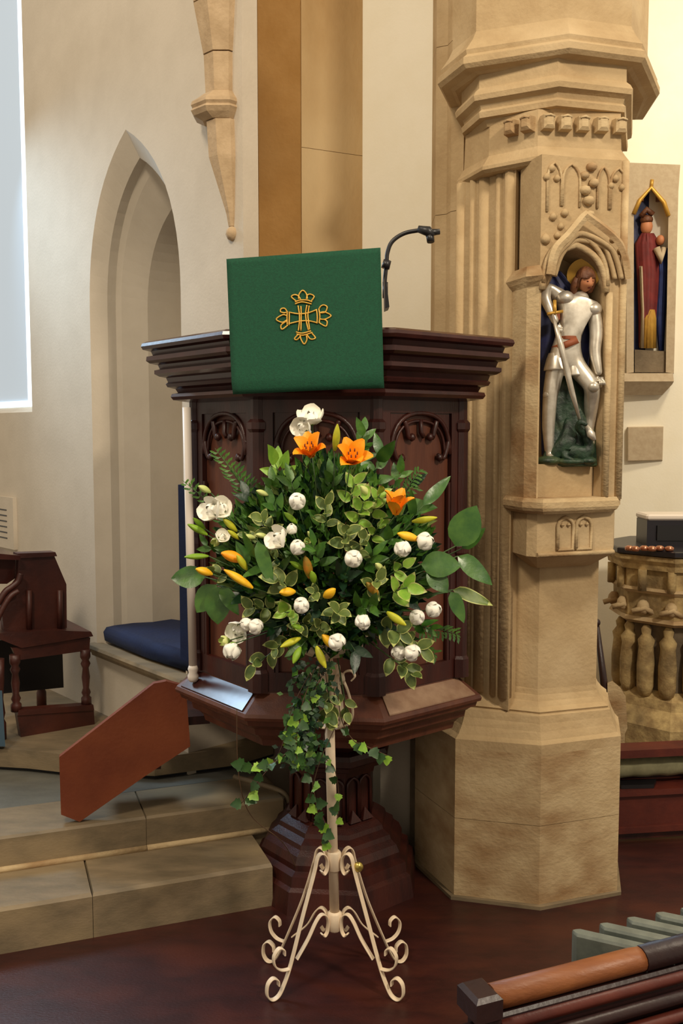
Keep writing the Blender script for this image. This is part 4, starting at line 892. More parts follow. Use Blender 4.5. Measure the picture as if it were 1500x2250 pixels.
# ================================================================ FLOWER ARRANGEMENT
CB = Vector((pt2.x+.005, YS-.0, ZB+.13))   # where the stems meet
def leafmesh(name, L, W, mats, rim=0, curl=.15, fold=.15, n=7, tip=1.0, lobes=None, round_=.5):
    v = []; f = []; mi = []; cols = [-1, -.84, 0, .84, 1] if rim else [-1, 0, 1]
    for i in range(n+1):
        t = i/n
        if lobes: wv = lobes(t)
        else: wv = (math.sin(PI*t**(round_*1.4)))**.75 if t < 1 else 0
        wv = max(wv, .02)*W/2
        for c in cols: v.append((c*wv, L*t, -curl*L*t*t+fold*abs(c)*wv+(.0 if abs(c) < 1 else .02*L*math.sin(t*9))))
    k = len(cols)
    for i in range(n):
        for j in range(k-1):
            a = i*k+j; f.append((a, a+1, a+1+k, a+k)); mi.append(1 if rim and (j in (0, k-2) or i == n-1) else 0)
    me = bpy.data.meshes.new(name); me.from_pydata(v, [], f)
    for m in mats: me.materials.append(M[m])
    me.polygons.foreach_set('material_index', mi); me.polygons.foreach_set('use_smooth', [True]*len(f)); return me
LM = {
 'laurel': leafmesh('laurel_leaf', .085, .038, ['leaf_laurel']),
 'round': leafmesh('round_leaf', .07, .05, ['leaf_laurel'], round_=.6),
 'var': leafmesh('variegated_leaf', .045, .028, ['leaf_grey', 'leaf_edge'], 1, .2, .35, 6, round_=.6),
 'lime': leafmesh('lime_leaf', .05, .03, ['leaf_lime', 'leaf_edge'], 1, .12, .25, 6),
 'green': leafmesh('green_leaf', .055, .024, ['leaf'], 0, .2, .2, 5),
 'lime_plain': leafmesh('lime_leaf', .06, .03, ['leaf_lime'], 0, .1, .2, 6),
 'dark': leafmesh('dark_leaf', .05, .022, ['leaf_dark'], 0, .2, .2, 5),
 'long': leafmesh('long_leaf', .12, .036, ['leaf_laurel'], 0, .1, .2, 8),
 'varlong': leafmesh('variegated_leaf', .085, .028, ['leaf_grey', 'leaf_edge'], 1, .1, .3, 8),
 'ivy': leafmesh('ivy_leaf', .032, .034, ['leaf_ivy'], 0, .1, .15, 7, lobes=lambda t: [.25, .95, .8, 1.0, .6, .5, .3, .03][int(round(t*7))]),
 'ivypale': leafmesh('ivy_leaf', .030, .032, ['leaf_lime'], 0, .1, .15, 7, lobes=lambda t: [.25, .95, .8, 1.0, .6, .5, .3, .03][int(round(t*7))]),
 'fern': leafmesh('fern_leaflet', .030, .007, ['leaf'], 0, .15, 0, 3),
}
def aim(direction, roll=0, facing=Vector((0, -1, .35))):
    # local +Y along direction, local +Z towards facing
    y = Vector(direction).normalized(); z = facing-y*facing.dot(y)
    if z.length < .05: z = Vector((0, 0, 1))-y*y.z
    z.normalize(); x = y.cross(z).normalized(); z = x.cross(y)
    m = Matrix((x, y, z)).transposed().to_4x4()
    return m@Matrix.Rotation(roll, 4, 'Y')
def place(me, name, parent, M4):
    o = bpy.data.objects.new(name, me); C.objects.link(o); o.parent = parent; o.matrix_local = M4; return o
def T(p, R=None, s=1): return Matrix.Translation(p)@(R if R is not None else Matrix.Identity(4))@Matrix.Scale(s, 4)
rnd = random.Random(11)
def stem_to(parent, p, bend=.02, r=.0017, m='stem'):
    base = root_loc(parent); a = CB+(p-CB)*.25
    mid = (a+p)/2+Vector((0, 0, bend)); mb = MB(); mb.tube([a, mid, p], r, 5); return mb.build('stem', m, parent)
# ---- sprigs
def sprig(tip_px, Y, kind, n, L, label, cat, group, spread=.9, scale=1, direction=None, name='leaf_sprig', pair=True, leafname='leaf', facing=None, rs=None):
    r = random.Random(rs if rs is not None else int(tip_px[0]*7+tip_px[1]))
    p = at(tip_px[0], tip_px[1], Y); d = (p-CB).normalized() if direction is None else Vector(direction).normalized()
    root = thing(name, p, label, cat, group)
    mb = MB(); st_ = p-d*L; mb.tube([CB+(st_-CB)*.2, st_, p], [.0022, .002, .0012], 5); mb.build('stem', 'stem', root)
    for i in range(n):
        t = i/max(1, n-1); b = p-d*L*(1-t)*.95-p
        az = i*2.4+r.random()*.8
        ref = Vector((0, -1, 0)); a1 = d.cross(ref).normalized(); a2 = a1.cross(d)
        side = a1*math.cos(az)+a2*math.sin(az)
        ld = d*(.55+.5*t)+side*spread*(1-.35*t)
        fz_ = facing or Vector((r.uniform(-.4, .4), -1, r.uniform(.1, .9)))
        place(LM[kind], leafname, root, T(b, aim(ld, r.uniform(-.3, .3), fz_), scale*r.uniform(.8, 1.12)))
    return root
def fern(tip_px, Y, L, label, dirv=None, n=11):
    p = at(tip_px[0], tip_px[1], Y); d = (p-CB).normalized() if dirv is None else Vector(dirv).normalized()
    root = thing('fern_frond', p, label, 'fern')
    mb = MB(); mb.tube([p-d*L, p-d*L*.5+Vector((0, 0, .006)), p], [.0018, .0015, .0006], 5); mb.build('stem', 'stem', root)
    mb = MB(); sd_ = d.cross(Vector((0, -1, .2))).normalized()
    for i in range(n*2):
        t = (i//2)/n; s = 1 if i % 2 else -1; b = p-d*L*(1-t); ll = (.030*(1-.6*t)+.006)*random.Random(i*31+int(tip_px[0])).uniform(.55, 1.15)
        dd = (d*.6+sd_*s).normalized(); nn_ = dd.cross(Vector((0, -1, .3))).normalized()
        for q in range(3):
            bb = b+dd*ll*q*.3; d3 = (dd+nn_*(q-1)*.5+d*.3).normalized(); w_ = d3.cross(Vector((0, -1, .2))).normalized()*.0034
            mb.add([bb, bb+d3*ll*.4+w_, bb+d3*ll*.75, bb+d3*ll*.4-w_], [[0, 1, 2, 3]])
    o = mb.build('leaflet', 'leaf', root); o['kind'] = 'stuff'
    return root
GV = 'variegated sprigs'
var = [  # px, py, Y, kind, n, L, scale, label
 (778, 1062, 2.50, 'lime', 6, .07, 1.0, 'bright lime sprig with pale edged leaves under the right upper orange lily'),
 (800, 1100, 2.45, 'lime', 8, .08, .9, 'pale lime sprig left of the lone orange lily on the right'),
 (835, 1085, 2.46, 'lime', 7, .07, .85, 'bright lime sprig between the upper right lily and the lone lower one'),
 (762, 1165, 2.42, 'var', 7, .07, 1.15, 'cream edged round leaves at the centre of the arrangement'),
 (715, 1110, 2.46, 'var', 6, .07, .9, 'grey green sprig right of the round white bloom in the upper middle'),
 (575, 1140, 2.50, 'var', 7, .06, 1.0, 'pale curled sprig above the left white blooms'),
 (612, 1275, 2.44, 'var', 5, .05, 1.15, 'round cream edged leaves beside the small orange bud, left of centre'),
 (625, 1345, 2.44, 'lime', 6, .07, 1.0, 'yellow rimmed leaf cluster left of the lower middle white bloom'),
 (655, 1378, 2.46, 'var', 4, .05, .9, 'thin pale leaves just below the lower middle white bloom'),
 (552, 1335, 2.50, 'var', 6, .07, 1.0, 'grey green sprig above the left low white bloom'),
 (745, 1345, 2.42, 'var', 6, .06, 1.1, 'cream edged leaves above the lowest central white bloom'),
 (700, 1375, 2.46, 'var', 6, .06, .9, 'small grey green sprig left of the lowest central white bloom'),
 (832, 1275, 2.42, 'var', 5, .06, 1.0, 'pale sprig left of the curly yellow green leaf'),
 (895, 1290, 2.42, 'lime', 6, .06, 1.1, 'curly yellow green sprig at the right, below the paired white blooms'),
 (885, 1245, 2.44, 'lime', 3, .04, 1.0, 'small upright olive leaf below the right paired white blooms'),
 (880, 1390, 2.46, 'var', 6, .07, 1.2, 'dull green cream edged sprig above the lower right white bloom'),
 (925, 1425, 2.50, 'var', 6, .07, 1.0, 'olive sprig right of the lower right white bloom'),
 (905, 1480, 2.50, 'var', 7, .08, 1.15, 'drooping cream edged sprig at the lower right of the arrangement'),
 (560, 1460, 2.52, 'var', 5, .08, 1.2, 'drooping round leaved sprig at the lower left of the arrangement'),
 (605, 1425, 2.50, 'var', 7, .08, .9, 'small grey green sprig between left low blooms and the yellow green buds'),
 (470, 1255, 2.52, 'var', 4, .06, .8, 'small pale sprig behind the left yellow bud'),
 (722, 1570, 2.56, 'var', 8, .06, 1.1, 'pale edged sprig wound over the white pole under the bowl'),
 (762, 1565, 2.58, 'var', 4, .05, 1.0, 'pale edged sprig caught in the right bracket of the stand'),
 (545, 1180, 2.50, 'var', 5, .06, .8, 'thin pale sprig left of the paired white blooms'),
 (800, 1185, 2.44, 'var', 5, .06, .9, 'grey green sprig above the central right white bloom'),
 (595, 1215, 2.48, 'var', 5, .06, .8, 'grey green sprig below the paired white blooms'),
 (835, 1150, 2.47, 'lime', 4, .06, .8, 'small lime sprig below the lone orange lily on the right'),
 (690, 1300, 2.45, 'var', 5, .06, .8, 'grey green sprig right of the small orange bud at the lower middle'),
]
for (px, py, Y, kd, n, L, s, lab) in var: sprig((px, py), Y, kd, n, L, lab, 'foliage', None, scale=s, name='variegated_sprig', spread=1.1)
grn = [
 (605, 1020, 2.58, 'lime_plain', 4, .05, 1.15, 'big lime green leaves left of the upper left orange lily'),
 (560, 1225, 2.46, 'long', 3, .10, .7, 'long bright green leaves beside the left orange bud'),
 (600, 1060, 2.56, 'green', 8, .08, 1.0, 'mid green sprig below the lime leaves at upper left'),
 (640, 1060, 2.54, 'green', 8, .08, 1.0, 'mid green sprig under the upper left orange lily'),
 (730, 1050, 2.52, 'green', 8, .09, .9, 'narrow green leaves between the two upper orange lilies'),
 (800, 950, 2.64, 'green', 8, .08, 1.0, 'dark narrow leaved sprig at the top right behind the orange lily'),
 (835, 1000, 2.62, 'laurel', 5, .08, .9, 'glossy green leaves right of the right upper orange lily'),
 (700, 1130, 2.50, 'green', 8, .09, 1.0, 'green sprig right of the round white bloom'),
 (600, 1110, 2.52, 'green', 8, .09, 1.0, 'green sprig left of the round white bloom'),
 (860, 1180, 2.48, 'green', 8, .09, 1.0, 'green sprig left of the right yellow orange bud'),
 (820, 1220, 2.46, 'green', 8, .09, 1.0, 'green sprig right of the central right white bloom'),
 (690, 1200, 2.44, 'green', 8, .09, 1.0, 'green sprig right of the central left white bloom'),
 (820, 1330, 2.44, 'green', 10, .10, 1.0, 'spiky green sprig left of the lower right yellow bud'),
 (700, 1340, 2.48, 'dark', 8, .08, 1.1, 'dark sprig right of the lower middle white bloom'),
 (660, 1420, 2.48, 'green', 8, .08, .9, 'green sprig behind the lowest yellow green buds'),
 (780, 1430, 2.50, 'dark', 6, .08, 1.3, 'dark green leaves right of the lowest central white bloom'),
 (850, 1370, 2.50, 'dark', 6, .08, 1.2, 'dark green sprig behind the lower right yellow bud'),
 (530, 1310, 2.54, 'dark', 8, .09, 1.1, 'dark green sprig below the left yellow bud'),
 (500, 1200, 2.54, 'green', 6, .09, 1.0, 'green sprig above the left orange bud'),
 (930, 1110, 2.56, 'long', 3, .09, .85, 'long dark leaves right of the lone orange lily'),
 (500, 1140, 2.57, 'green', 7, .09, .9, 'green sprig between the far left double bloom and the pale bud'),
 (545, 1090, 2.58, 'dark', 8, .10, 1.0, 'dark sprig at the upper left below the feathery fronds'),
 (455, 1200, 2.56, 'green', 6, .08, .8, 'small green sprig at the far left above the horizontal green bud'),
 (935, 1270, 2.54, 'laurel', 5, .08, .8, 'glossy sprig right of the curly yellow green leaves'),
 (945, 1380, 2.53, 'green', 7, .09, .9, 'green sprig under the farthest right white bloom'),
 (900, 1320, 2.50, 'dark', 7, .09, 1.0, 'dark sprig above the bright yellow bud at the lower right'),
 (600, 1380, 2.52, 'dark', 7, .09, 1.0, 'dark sprig behind the oval bloom at the lower left'),
 (880, 1040, 2.62, 'green', 7, .08, .9, 'green sprig right of the upper right lily'),
 (650, 1240, 2.50, 'green', 8, .08, .9, 'green sprig left of the small green bud at the centre'),
 (760, 1260, 2.48, 'dark', 8, .09, 1.1, 'dark sprig at the very centre of the arrangement'),
 (790, 1010, 2.57, 'green', 6, .07, .8, 'small green sprig directly behind the right upper orange lily'),
]
for (px, py, Y, kd, n, L, s, lab) in grn: sprig((px, py), Y, kd, n, L, lab, 'foliage', None, scale=s, name='leafy_sprig', spread=.95)
# individual big laurel leaves: base px, tip px, kind, label
lau = [
 ((450, 1268), (376, 1268), 'round', 1.15, 2.56, 'single dark round leaf sticking out at the far left of the arrangement'),
 ((475, 1285), (430, 1345), 'round', 1.0, 2.54, 'left leaf of the dark trio at the lower left'),
 ((478, 1290), (478, 1372), 'round', 1.1, 2.53, 'middle leaf of the dark trio at the lower left'),
 ((485, 1290), (525, 1350), 'laurel', .9, 2.52, 'right leaf of the dark trio at the lower left'),
 ((1000, 1200), (1046, 1113), 'round', 1.45, 2.56, 'large upright glossy leaf at the upper right edge'),
 ((1015, 1205), (1064, 1160), 'laurel', .8, 2.60, 'narrow dark leaf beside the large upright leaf at the right edge'),
 ((925, 1240), (1012, 1240), 'round', 1.5, 2.50, 'broad glossy leaf at the right, left one of the horizontal pair'),
 ((940, 1250), (985, 1300), 'round', 1.2, 2.49, 'broad leaf hanging below the glossy pair at the right'),
 ((1005, 1222), (1085, 1282), 'laurel', 1.35, 2.54, 'long glossy leaf reaching furthest right'),
 ((995, 1296), (1084, 1328), 'varlong', 1.15, 2.54, 'pale edged narrow leaf at the right edge'),
 ((990, 1300), (1022, 1368), 'laurel', 1.0, 2.52, 'glossy leaf pointing down at the right below the pale edged one'),
 ((860, 1115), (960, 1110), 'laurel', 1.3, 2.57, 'dark long leaf right of the lone orange lily'),
 ((565, 1190), (600, 1290), 'long', .9, 2.42, 'long smooth green leaf in the left middle of the arrangement'),
 ((545, 1240), (520, 1190), 'laurel', .7, 2.46, 'small upright leaf between the left orange buds'),
 ((620, 1030), (632, 990), 'lime_plain', 1.0, 2.57, 'upright lime leaf beside the upper left orange lily'),
 ((900, 1070), (935, 1040), 'dark', 1.2, 2.62, 'small dark leaf against the brown pulpit panel'),
]
for (a, b, kd, s, Y, lab) in lau:
    pa_, pb_ = at(a[0], a[1], Y+.02), at(b[0], b[1], Y)
    root = thing('large_leaf', pa_, lab, 'leaf')
    me = LM[kd]; L0 = max(v.co.y for v in me.vertices); sc = (pb_-pa_).length/L0
    place(me, 'leaf_blade', root, T(Vector(), aim(pb_-pa_, 0, Vector((.1, -1, .5))), sc)@Matrix.Scale(1, 4))
    stem_to(root, pa_, .0, .0018, 'stem')
fern((472, 985), 2.58, .16, 'feathery green frond at the upper left against the pulpit')
fern((520, 1030), 2.60, .15, 'second feathery frond at the upper left, right of the tallest')
fern((400, 1055), 2.56, .18, 'thin feathery frond reaching across the white post')
fern((925, 1030), 2.62, .12, 'feathery frond right of the upper lilies against the brown panel')
fern((1010, 1395), 2.58, .12, 'thin brownish frond at the lower right edge')
fern((960, 1440), 2.56, .12, 'feathery olive frond at the lower right below the blooms')
# ---- filler
mb = MB(); r = random.Random(5)
for i in range(3800):
    while True:
        u = Vector((r.uniform(-1, 1), r.uniform(-1, 1), r.uniform(-1, 1)))
        if .25 < u.length < 1: break
    c = Vector((pt2.x-.005+u.x*.285, 2.60+u.y*.095, 1.258+u.z*.27))
    if u.z > .3: c.x = pt2.x-.005+u.x*.285*(1-.48*(u.z-.3)/.7)
    if u.z < -.35: c.x = pt2.x+.01+(c.x-pt2.x)*(1-.35*(-u.z-.35)/.65)
    d = (c-CB+Vector((r.uniform(-.15, .15), r.uniform(-.15, .1), r.uniform(-.1, .15)))).normalized()
    L_ = r.uniform(.026, .052); W_ = L_*r.uniform(.16, .27); f_c = Vector((r.uniform(-.6, .6), -1, r.uniform(-.2, 1)))
    x = d.cross(f_c).normalized()*W_; z = x.cross(d).normalized()*L_*.12
    mb.add([c, c+d*L_*.45+x, c+d*L_*.5-z, c+d*L_*.45-x, c+d*L_-z], [[0, 1, 2], [1, 4, 2], [2, 4, 3], [0, 2, 3]], r.choice([0, 0, 0, 1, 1, 1, 2, 3]))
fi = mb.build('dense_foliage', ['leaf', 'leaf_dark', 'leaf_grey', 'leaf_laurel'])
tag(fi, 'dense dark green filler foliage inside the arrangement', 'foliage', kind='stuff')
# ---- hanging greenery and ivy
ivy = [
 ('ivy trail hanging straight down left of the white pole, longest one', [(705, 1450, 2.50), (690, 1540, 2.54), (672, 1640, 2.56), (690, 1740, 2.58), (700, 1800, 2.6), (722, 1850, 2.62)], 18),
 ('ivy trail hanging outwards to the left over the platform', [(690, 1470, 2.50), (660, 1560, 2.5), (640, 1640, 2.5), (590, 1680, 2.5), (525, 1680, 2.52)], 15),
 ('short ivy trail ending in bright leaves above the curved step', [(680, 1480, 2.52), (640, 1560, 2.52), (615, 1650, 2.54), (565, 1720, 2.56), (530, 1765, 2.58)], 11),
 ('dense ivy bunch hanging left of the white pole', [(720, 1460, 2.54), (690, 1520, 2.52), (660, 1580, 2.5), (650, 1640, 2.5), (655, 1680, 2.5)], 16),
 ('ivy trail close against the white pole', [(715, 1480, 2.56), (722, 1560, 2.60), (708, 1650, 2.60), (735, 1690, 2.62), (745, 1760, 2.63), (740, 1800, 2.63)], 9),
 ('thin ivy trail reaching out to the right of the white pole', [(740, 1500, 2.58), (750, 1580, 2.58), (775, 1625, 2.56), (805, 1640, 2.54), (850, 1660, 2.54)], 9),
]
for lab, pts, n in ivy:
    P_ = [at(*p) for p in pts]; cv = catmull(P_, 8); root = thing('ivy_trail', cv[0], lab, 'ivy')
    mb = MB(); mb.tube(cv, .0013, 5); mb.build('stem', 'twig', root); r = random.Random(len(lab))
    for i in range(n):
        t = (.22+.78*i/(n-1)) if n > 10 else (.35+.65*i/(n-1)); p = cv[int(t*(len(cv)-1))]
        kd = 'ivypale' if (i % 3 == 2) else 'ivy'
        dd = Vector((r.uniform(-1, 1), r.uniform(-.6, .1), r.uniform(-1, .3)))
        place(LM[kd], 'leaf', root, T(p-cv[0], aim(dd, r.uniform(-.4, .4), Vector((r.uniform(-.5, .5), -1, r.uniform(0, .6)))), r.uniform(.7, 1.2)))
mb = MB(); r = random.Random(9)
for i in range(420):
    t = r.random(); px = lerp(690, 655, t)+r.gauss(0, 24*(1-.3*t)); py = 1450+t*230+r.uniform(-10, 10); c = at(px, py, r.uniform(2.5, 2.6))
    d = Vector((r.uniform(-1, 1), r.uniform(-.4, .3), r.uniform(-1, .2))).normalized(); L_ = r.uniform(.015, .03); W_ = L_*.3
    x = d.cross(Vector((r.uniform(-.5, .5), -1, .4))).normalized()*W_
    mb.add([c, c+d*L_*.5+x, c+d*L_, c+d*L_*.5-x], [[0, 1, 2, 3]], r.choice([0, 1, 1, 2]))
tag(mb.build('hanging_foliage', ['leaf', 'leaf_dark', 'leaf_ivy']), 'dark tangle of small leaves hanging below the bowl', 'foliage', kind='stuff')
for pts, lab in (([(520, 1560, 2.6), (524, 1700, 2.62), (550, 1790, 2.66), (620, 1850, 2.7), (650, 1905, 2.74)], 'thin dark twig hanging in a long curve left of the stand'), ([(735, 1600, 2.58), (700, 1680, 2.56), (680, 1760, 2.58)], 'thin brown twig left of the pole')):
    mb = MB(); mb.tube(catmull([at(*p) for p in pts], 8), .0013, 5); tag(mb.build('twig', 'twig'), lab, 'twig')
# ---- lilies
def petal(name, L, W, mats, curl, cup=.25, n=8, k=5):
    v = []; f = []
    for i in range(n+1):
        t = i/n; wv = W/2*max(.05, math.sin(PI*min(1, (t*.86+.10)))**.8 if t < .97 else .18)
        bx = L*(t-.12*curl*t*t); bz = L*(.55*t-curl*.75*t*t*t)
        for j in range(k): c = -1+2*j/(k-1); v.append((c*wv, bx, bz+cup*wv*c*c-(.003 if j == k//2 else 0)))
    for i in range(n):
        for j in range(k-1): a = i*k+j; f.append((a, a+1, a+1+k, a+k))
    me = bpy.data.meshes.new(name); me.from_pydata(v, [], f); [me.materials.append(M[m]) for m in mats]
    me.polygons.foreach_set('use_smooth', [True]*len(f)); return me
PL = petal('petal', .068, .040, ['orange'], .35)
def lily(px, py, Y, facing, s, label, npet=6, op=1.0, skip=()):
    p = at(px, py, Y); root = thing('orange_lily', p, label, 'lily'); ax = Vector(facing).normalized()
    R = ax.to_track_quat('Z', 'Y').to_matrix().to_4x4()
    for i in range(npet):
        if i in skip: continue
        Rz = Matrix.Rotation(i*2*PI/npet+.3, 4, 'Z'); ti = Matrix.Rotation((.75 if i % 2 else .55)*(2-op)-.25, 4, 'X')
        place(PL, 'petal', root, T(-ax*.018*s, R@Rz@ti, s*(1 if i % 2 else .93)))
    mb = MB()
    for i in range(6):
        d = (R@Vector((.32*math.cos(i*1.05), .32*math.sin(i*1.05), 1))).normalized(); e = p+d*.034*s-ax*.012
        mb.tube([p-ax*.018, e], .0009, 4, 0); mb.tube([e-Vector((0, .001, .004)), e+Vector((0, -.001, .004))], [.0022, .0018], 6, 1)
    mb.build('stamens', ['yellow', 'stamen'], root)
    stem_to(root, p-ax*.02*s); return root
lily(682, 992, 2.46, (-.2, -.75, .8), 1.05, 'open orange lily, upper left of the three', 6, .7)
lily(772, 1008, 2.45, (.15, -.8, .65), 1.1, 'open orange lily with dark centre, upper right of the three', 6, .75)
lily(870, 1116, 2.44, (.05, -.3, 1), 1.05, 'half open orange lily on the right, lowest of the three', 6, .55)
# ---- buds
def budmesh(name, m, L=.06, W=.017, open_=0):
    mb = MB(); rows = []; n = 12
    for i in range(9):
        t = i/8; rr = W/2*(math.sin(PI*(t*.9+.07))**.75); row = []
        for j in range(n):
            a = 2*PI*j/n; q = rr*(1+.10*math.cos(3*a)); row.append(Vector((q*math.cos(a), L*t, q*math.sin(a))))
        rows.append(row)
    mb.grid(rows, True, 0, True, True)
    me = bpy.data.meshes.new(name); me.from_pydata(mb.v, [], mb.f); me.materials.append(M[m]); me.polygons.foreach_set('use_smooth', mb.sm); return me
BM = {k: budmesh('bud', k) for k in ('bud', 'bud_green', 'yellow', 'bud_pale', 'orange', 'rust')}
buds = [  # base px, tip px, Y, kind, width factor, label
 ((735, 990), (741, 932), 2.46, 'bud', 1.2, 'tall upright yellow green lily bud between the two upper orange lilies'),
 ((905, 1146), (960, 1137), 2.46, 'bud', 1.05, 'yellow lily bud pointing right at the right side'),
 ((455, 1175), (412, 1152), 2.50, 'bud_green', 1.1, 'green lily bud pointing left, lower one of the far left pair'),
 ((450, 1162), (424, 1138), 2.52, 'bud_green', 1.1, 'green lily bud, upper one of the far left pair'),
 ((458, 1222), (405, 1224), 2.50, 'bud_green', 1.0, 'green lily bud pointing straight left above the dark round leaf'),
 ((520, 1168), (490, 1140), 2.50, 'bud', 1.2, 'yellow green bud right of the far left double white bloom'),
 ((525, 1185), (500, 1165), 2.48, 'bud', 1.1, 'yellow green bud just below another near the left double white bloom'),
 ((652, 1150), (624, 1126), 2.46, 'bud_green', 1.1, 'green bud below the round white bloom'),
 ((668, 1252), (637, 1234), 2.44, 'bud_green', 1.1, 'small green bud left of the rust orange bud'),
 ((680, 1270), (670, 1222), 2.43, 'rust', 1.5, 'rust orange bud below the central left white bloom'),
 ((690, 1280), (684, 1255), 2.43, 'bud_green', 1.6, 'stubby green bud under the rust orange bud'),
 ((555, 1292), (492, 1252), 2.42, 'yellow', 1.35, 'large yellow orange lily bud at the left'),
 ((466, 1262), (430, 1250), 2.46, 'yellow', 1.6, 'blunt yellow orange bud at the far left'),
 ((535, 1232), (486, 1215), 2.45, 'orange', 1.8, 'half open orange bud at the left'),
 ((542, 1252), (520, 1220), 2.44, 'bud', 1.3, 'yellow green bud right of the half open orange one at the left'),
 ((648, 1300), (614, 1302), 2.41, 'yellow', 1.9, 'small orange yellow bud left of the lower middle white bloom'),
 ((712, 1312), (736, 1294), 2.42, 'yellow', 2.0, 'small round orange bud at the lower centre'),
 ((920, 1186), (873, 1172), 2.42, 'yellow', 1.4, 'orange yellow bud above the right pair of white blooms'),
 ((736, 1425), (708, 1395), 2.44, 'yellow', 1.7, 'orange bud half hidden by the lowest central white bloom'),
 ((830, 1308), (805, 1280), 2.43, 'rust', 1.5, 'olive orange bud right of the centre'),
 ((850, 1345), (892, 1374), 2.41, 'bud', 1.3, 'bright yellow bud at the lower right pointing down right'),
 ((660, 1402), (616, 1422), 2.44, 'bud', 1.3, 'yellow bud at the bottom pointing left'),
 ((660, 1422), (644, 1458), 2.43, 'bud_green', 1.5, 'green bud at the bottom left of the pole'),
 ((695, 1420), (716, 1468), 2.42, 'bud', 1.3, 'yellow green bud hanging lowest beside the pole'),
 ((668, 1384), (640, 1374), 2.44, 'bud_green', 1.3, 'tiny green bud below the lower middle white bloom'),
 ((588, 1088), (563, 1078), 2.50, 'bud_pale', 1.4, 'pale green bud at the upper left'),
 ((462, 1082), (436, 1068), 2.54, 'bud_pale', 1.6, 'pale bud on the thin frond by the white post'),
 ((560, 1182), (536, 1178), 2.47, 'bud_pale', 1.5, 'pale green bud left of the paired white blooms'),
 ((588, 1180), (562, 1174), 2.46, 'bud_pale', 1.4, 'pale green bud right beside another, left of the paired white blooms'),
 ((812, 1090), (792, 1068), 2.44, 'bud_pale', 1.6, 'pale lime bud in the lime sprig below the lilies'),
 ((842, 1255), (825, 1238), 2.43, 'bud_pale', 1.6, 'pale lime bud right of the central right white bloom'),
 ((690, 1185), (676, 1168), 2.45, 'bud_pale', 1.4, 'small pale bud right of the central left white bloom'),
 ((835, 1110), (812, 1112), 2.46, 'bud_pale', 1.6, 'pale lime bud left of the lone orange lily'),
]
for (a, b, Y, kd, wf, lab) in buds:
    pa_, pb_ = at(a[0], a[1], Y+.025), at(b[0], b[1], Y); root = thing('flower_bud', pa_, lab, 'bud')
    L_ = (pb_-pa_).length; s = L_/.06; R = aim(pb_-pa_, 0)
    o = place(BM[kd], 'bud_head', root, Matrix.Translation(Vector())@R@Matrix.Diagonal((wf*min(s, .9 if s < 1 else 1.0)*.95, s, wf*min(s, .9 if s < 1 else 1.0)*.95, 1)))
    stem_to(root, pa_, .0)
# ---- white blooms
def cup(name, R_, H_, m, open_, k=6, seed=1):
    r = random.Random(seed); v = []; f = []; rows = 6; cols = 6
    w_ang = 2*PI/3.2
    for i in range(rows+1):
        t = i/rows; rad = R_*(math.sin(t*PI*.62+.12)*(1)+open_*t*t); z = H_*(t**1.15)
        for j in range(cols+1):
            c = -1+2*j/cols; a = c*w_ang/2*(1-.25*t*t); zz = z-(c*c)*H_*.30*t; v.append((rad*math.sin(a), rad*math.cos(a), zz+.0012*math.sin(7*c+i)))
    for i in range(rows):
        for j in range(cols): a = i*(cols+1)+j; f.append((a, a+1, a+cols+2, a+cols+1))
    me = bpy.data.meshes.new(name); me.from_pydata(v, [], f); me.materials.append(M[m]); me.polygons.foreach_set('use_smooth', [True]*len(f)); return me
CU = [cup('petal', .0262, .037, 'white', -.50), cup('petal', .017, .035, 'white', -.55), cup('petal', .010, .034, 'white', -.6), cup('petal', .024, .033, 'white', .35)]
CUs = cup('petal', .021, .036, 'bud_pale', -.1)
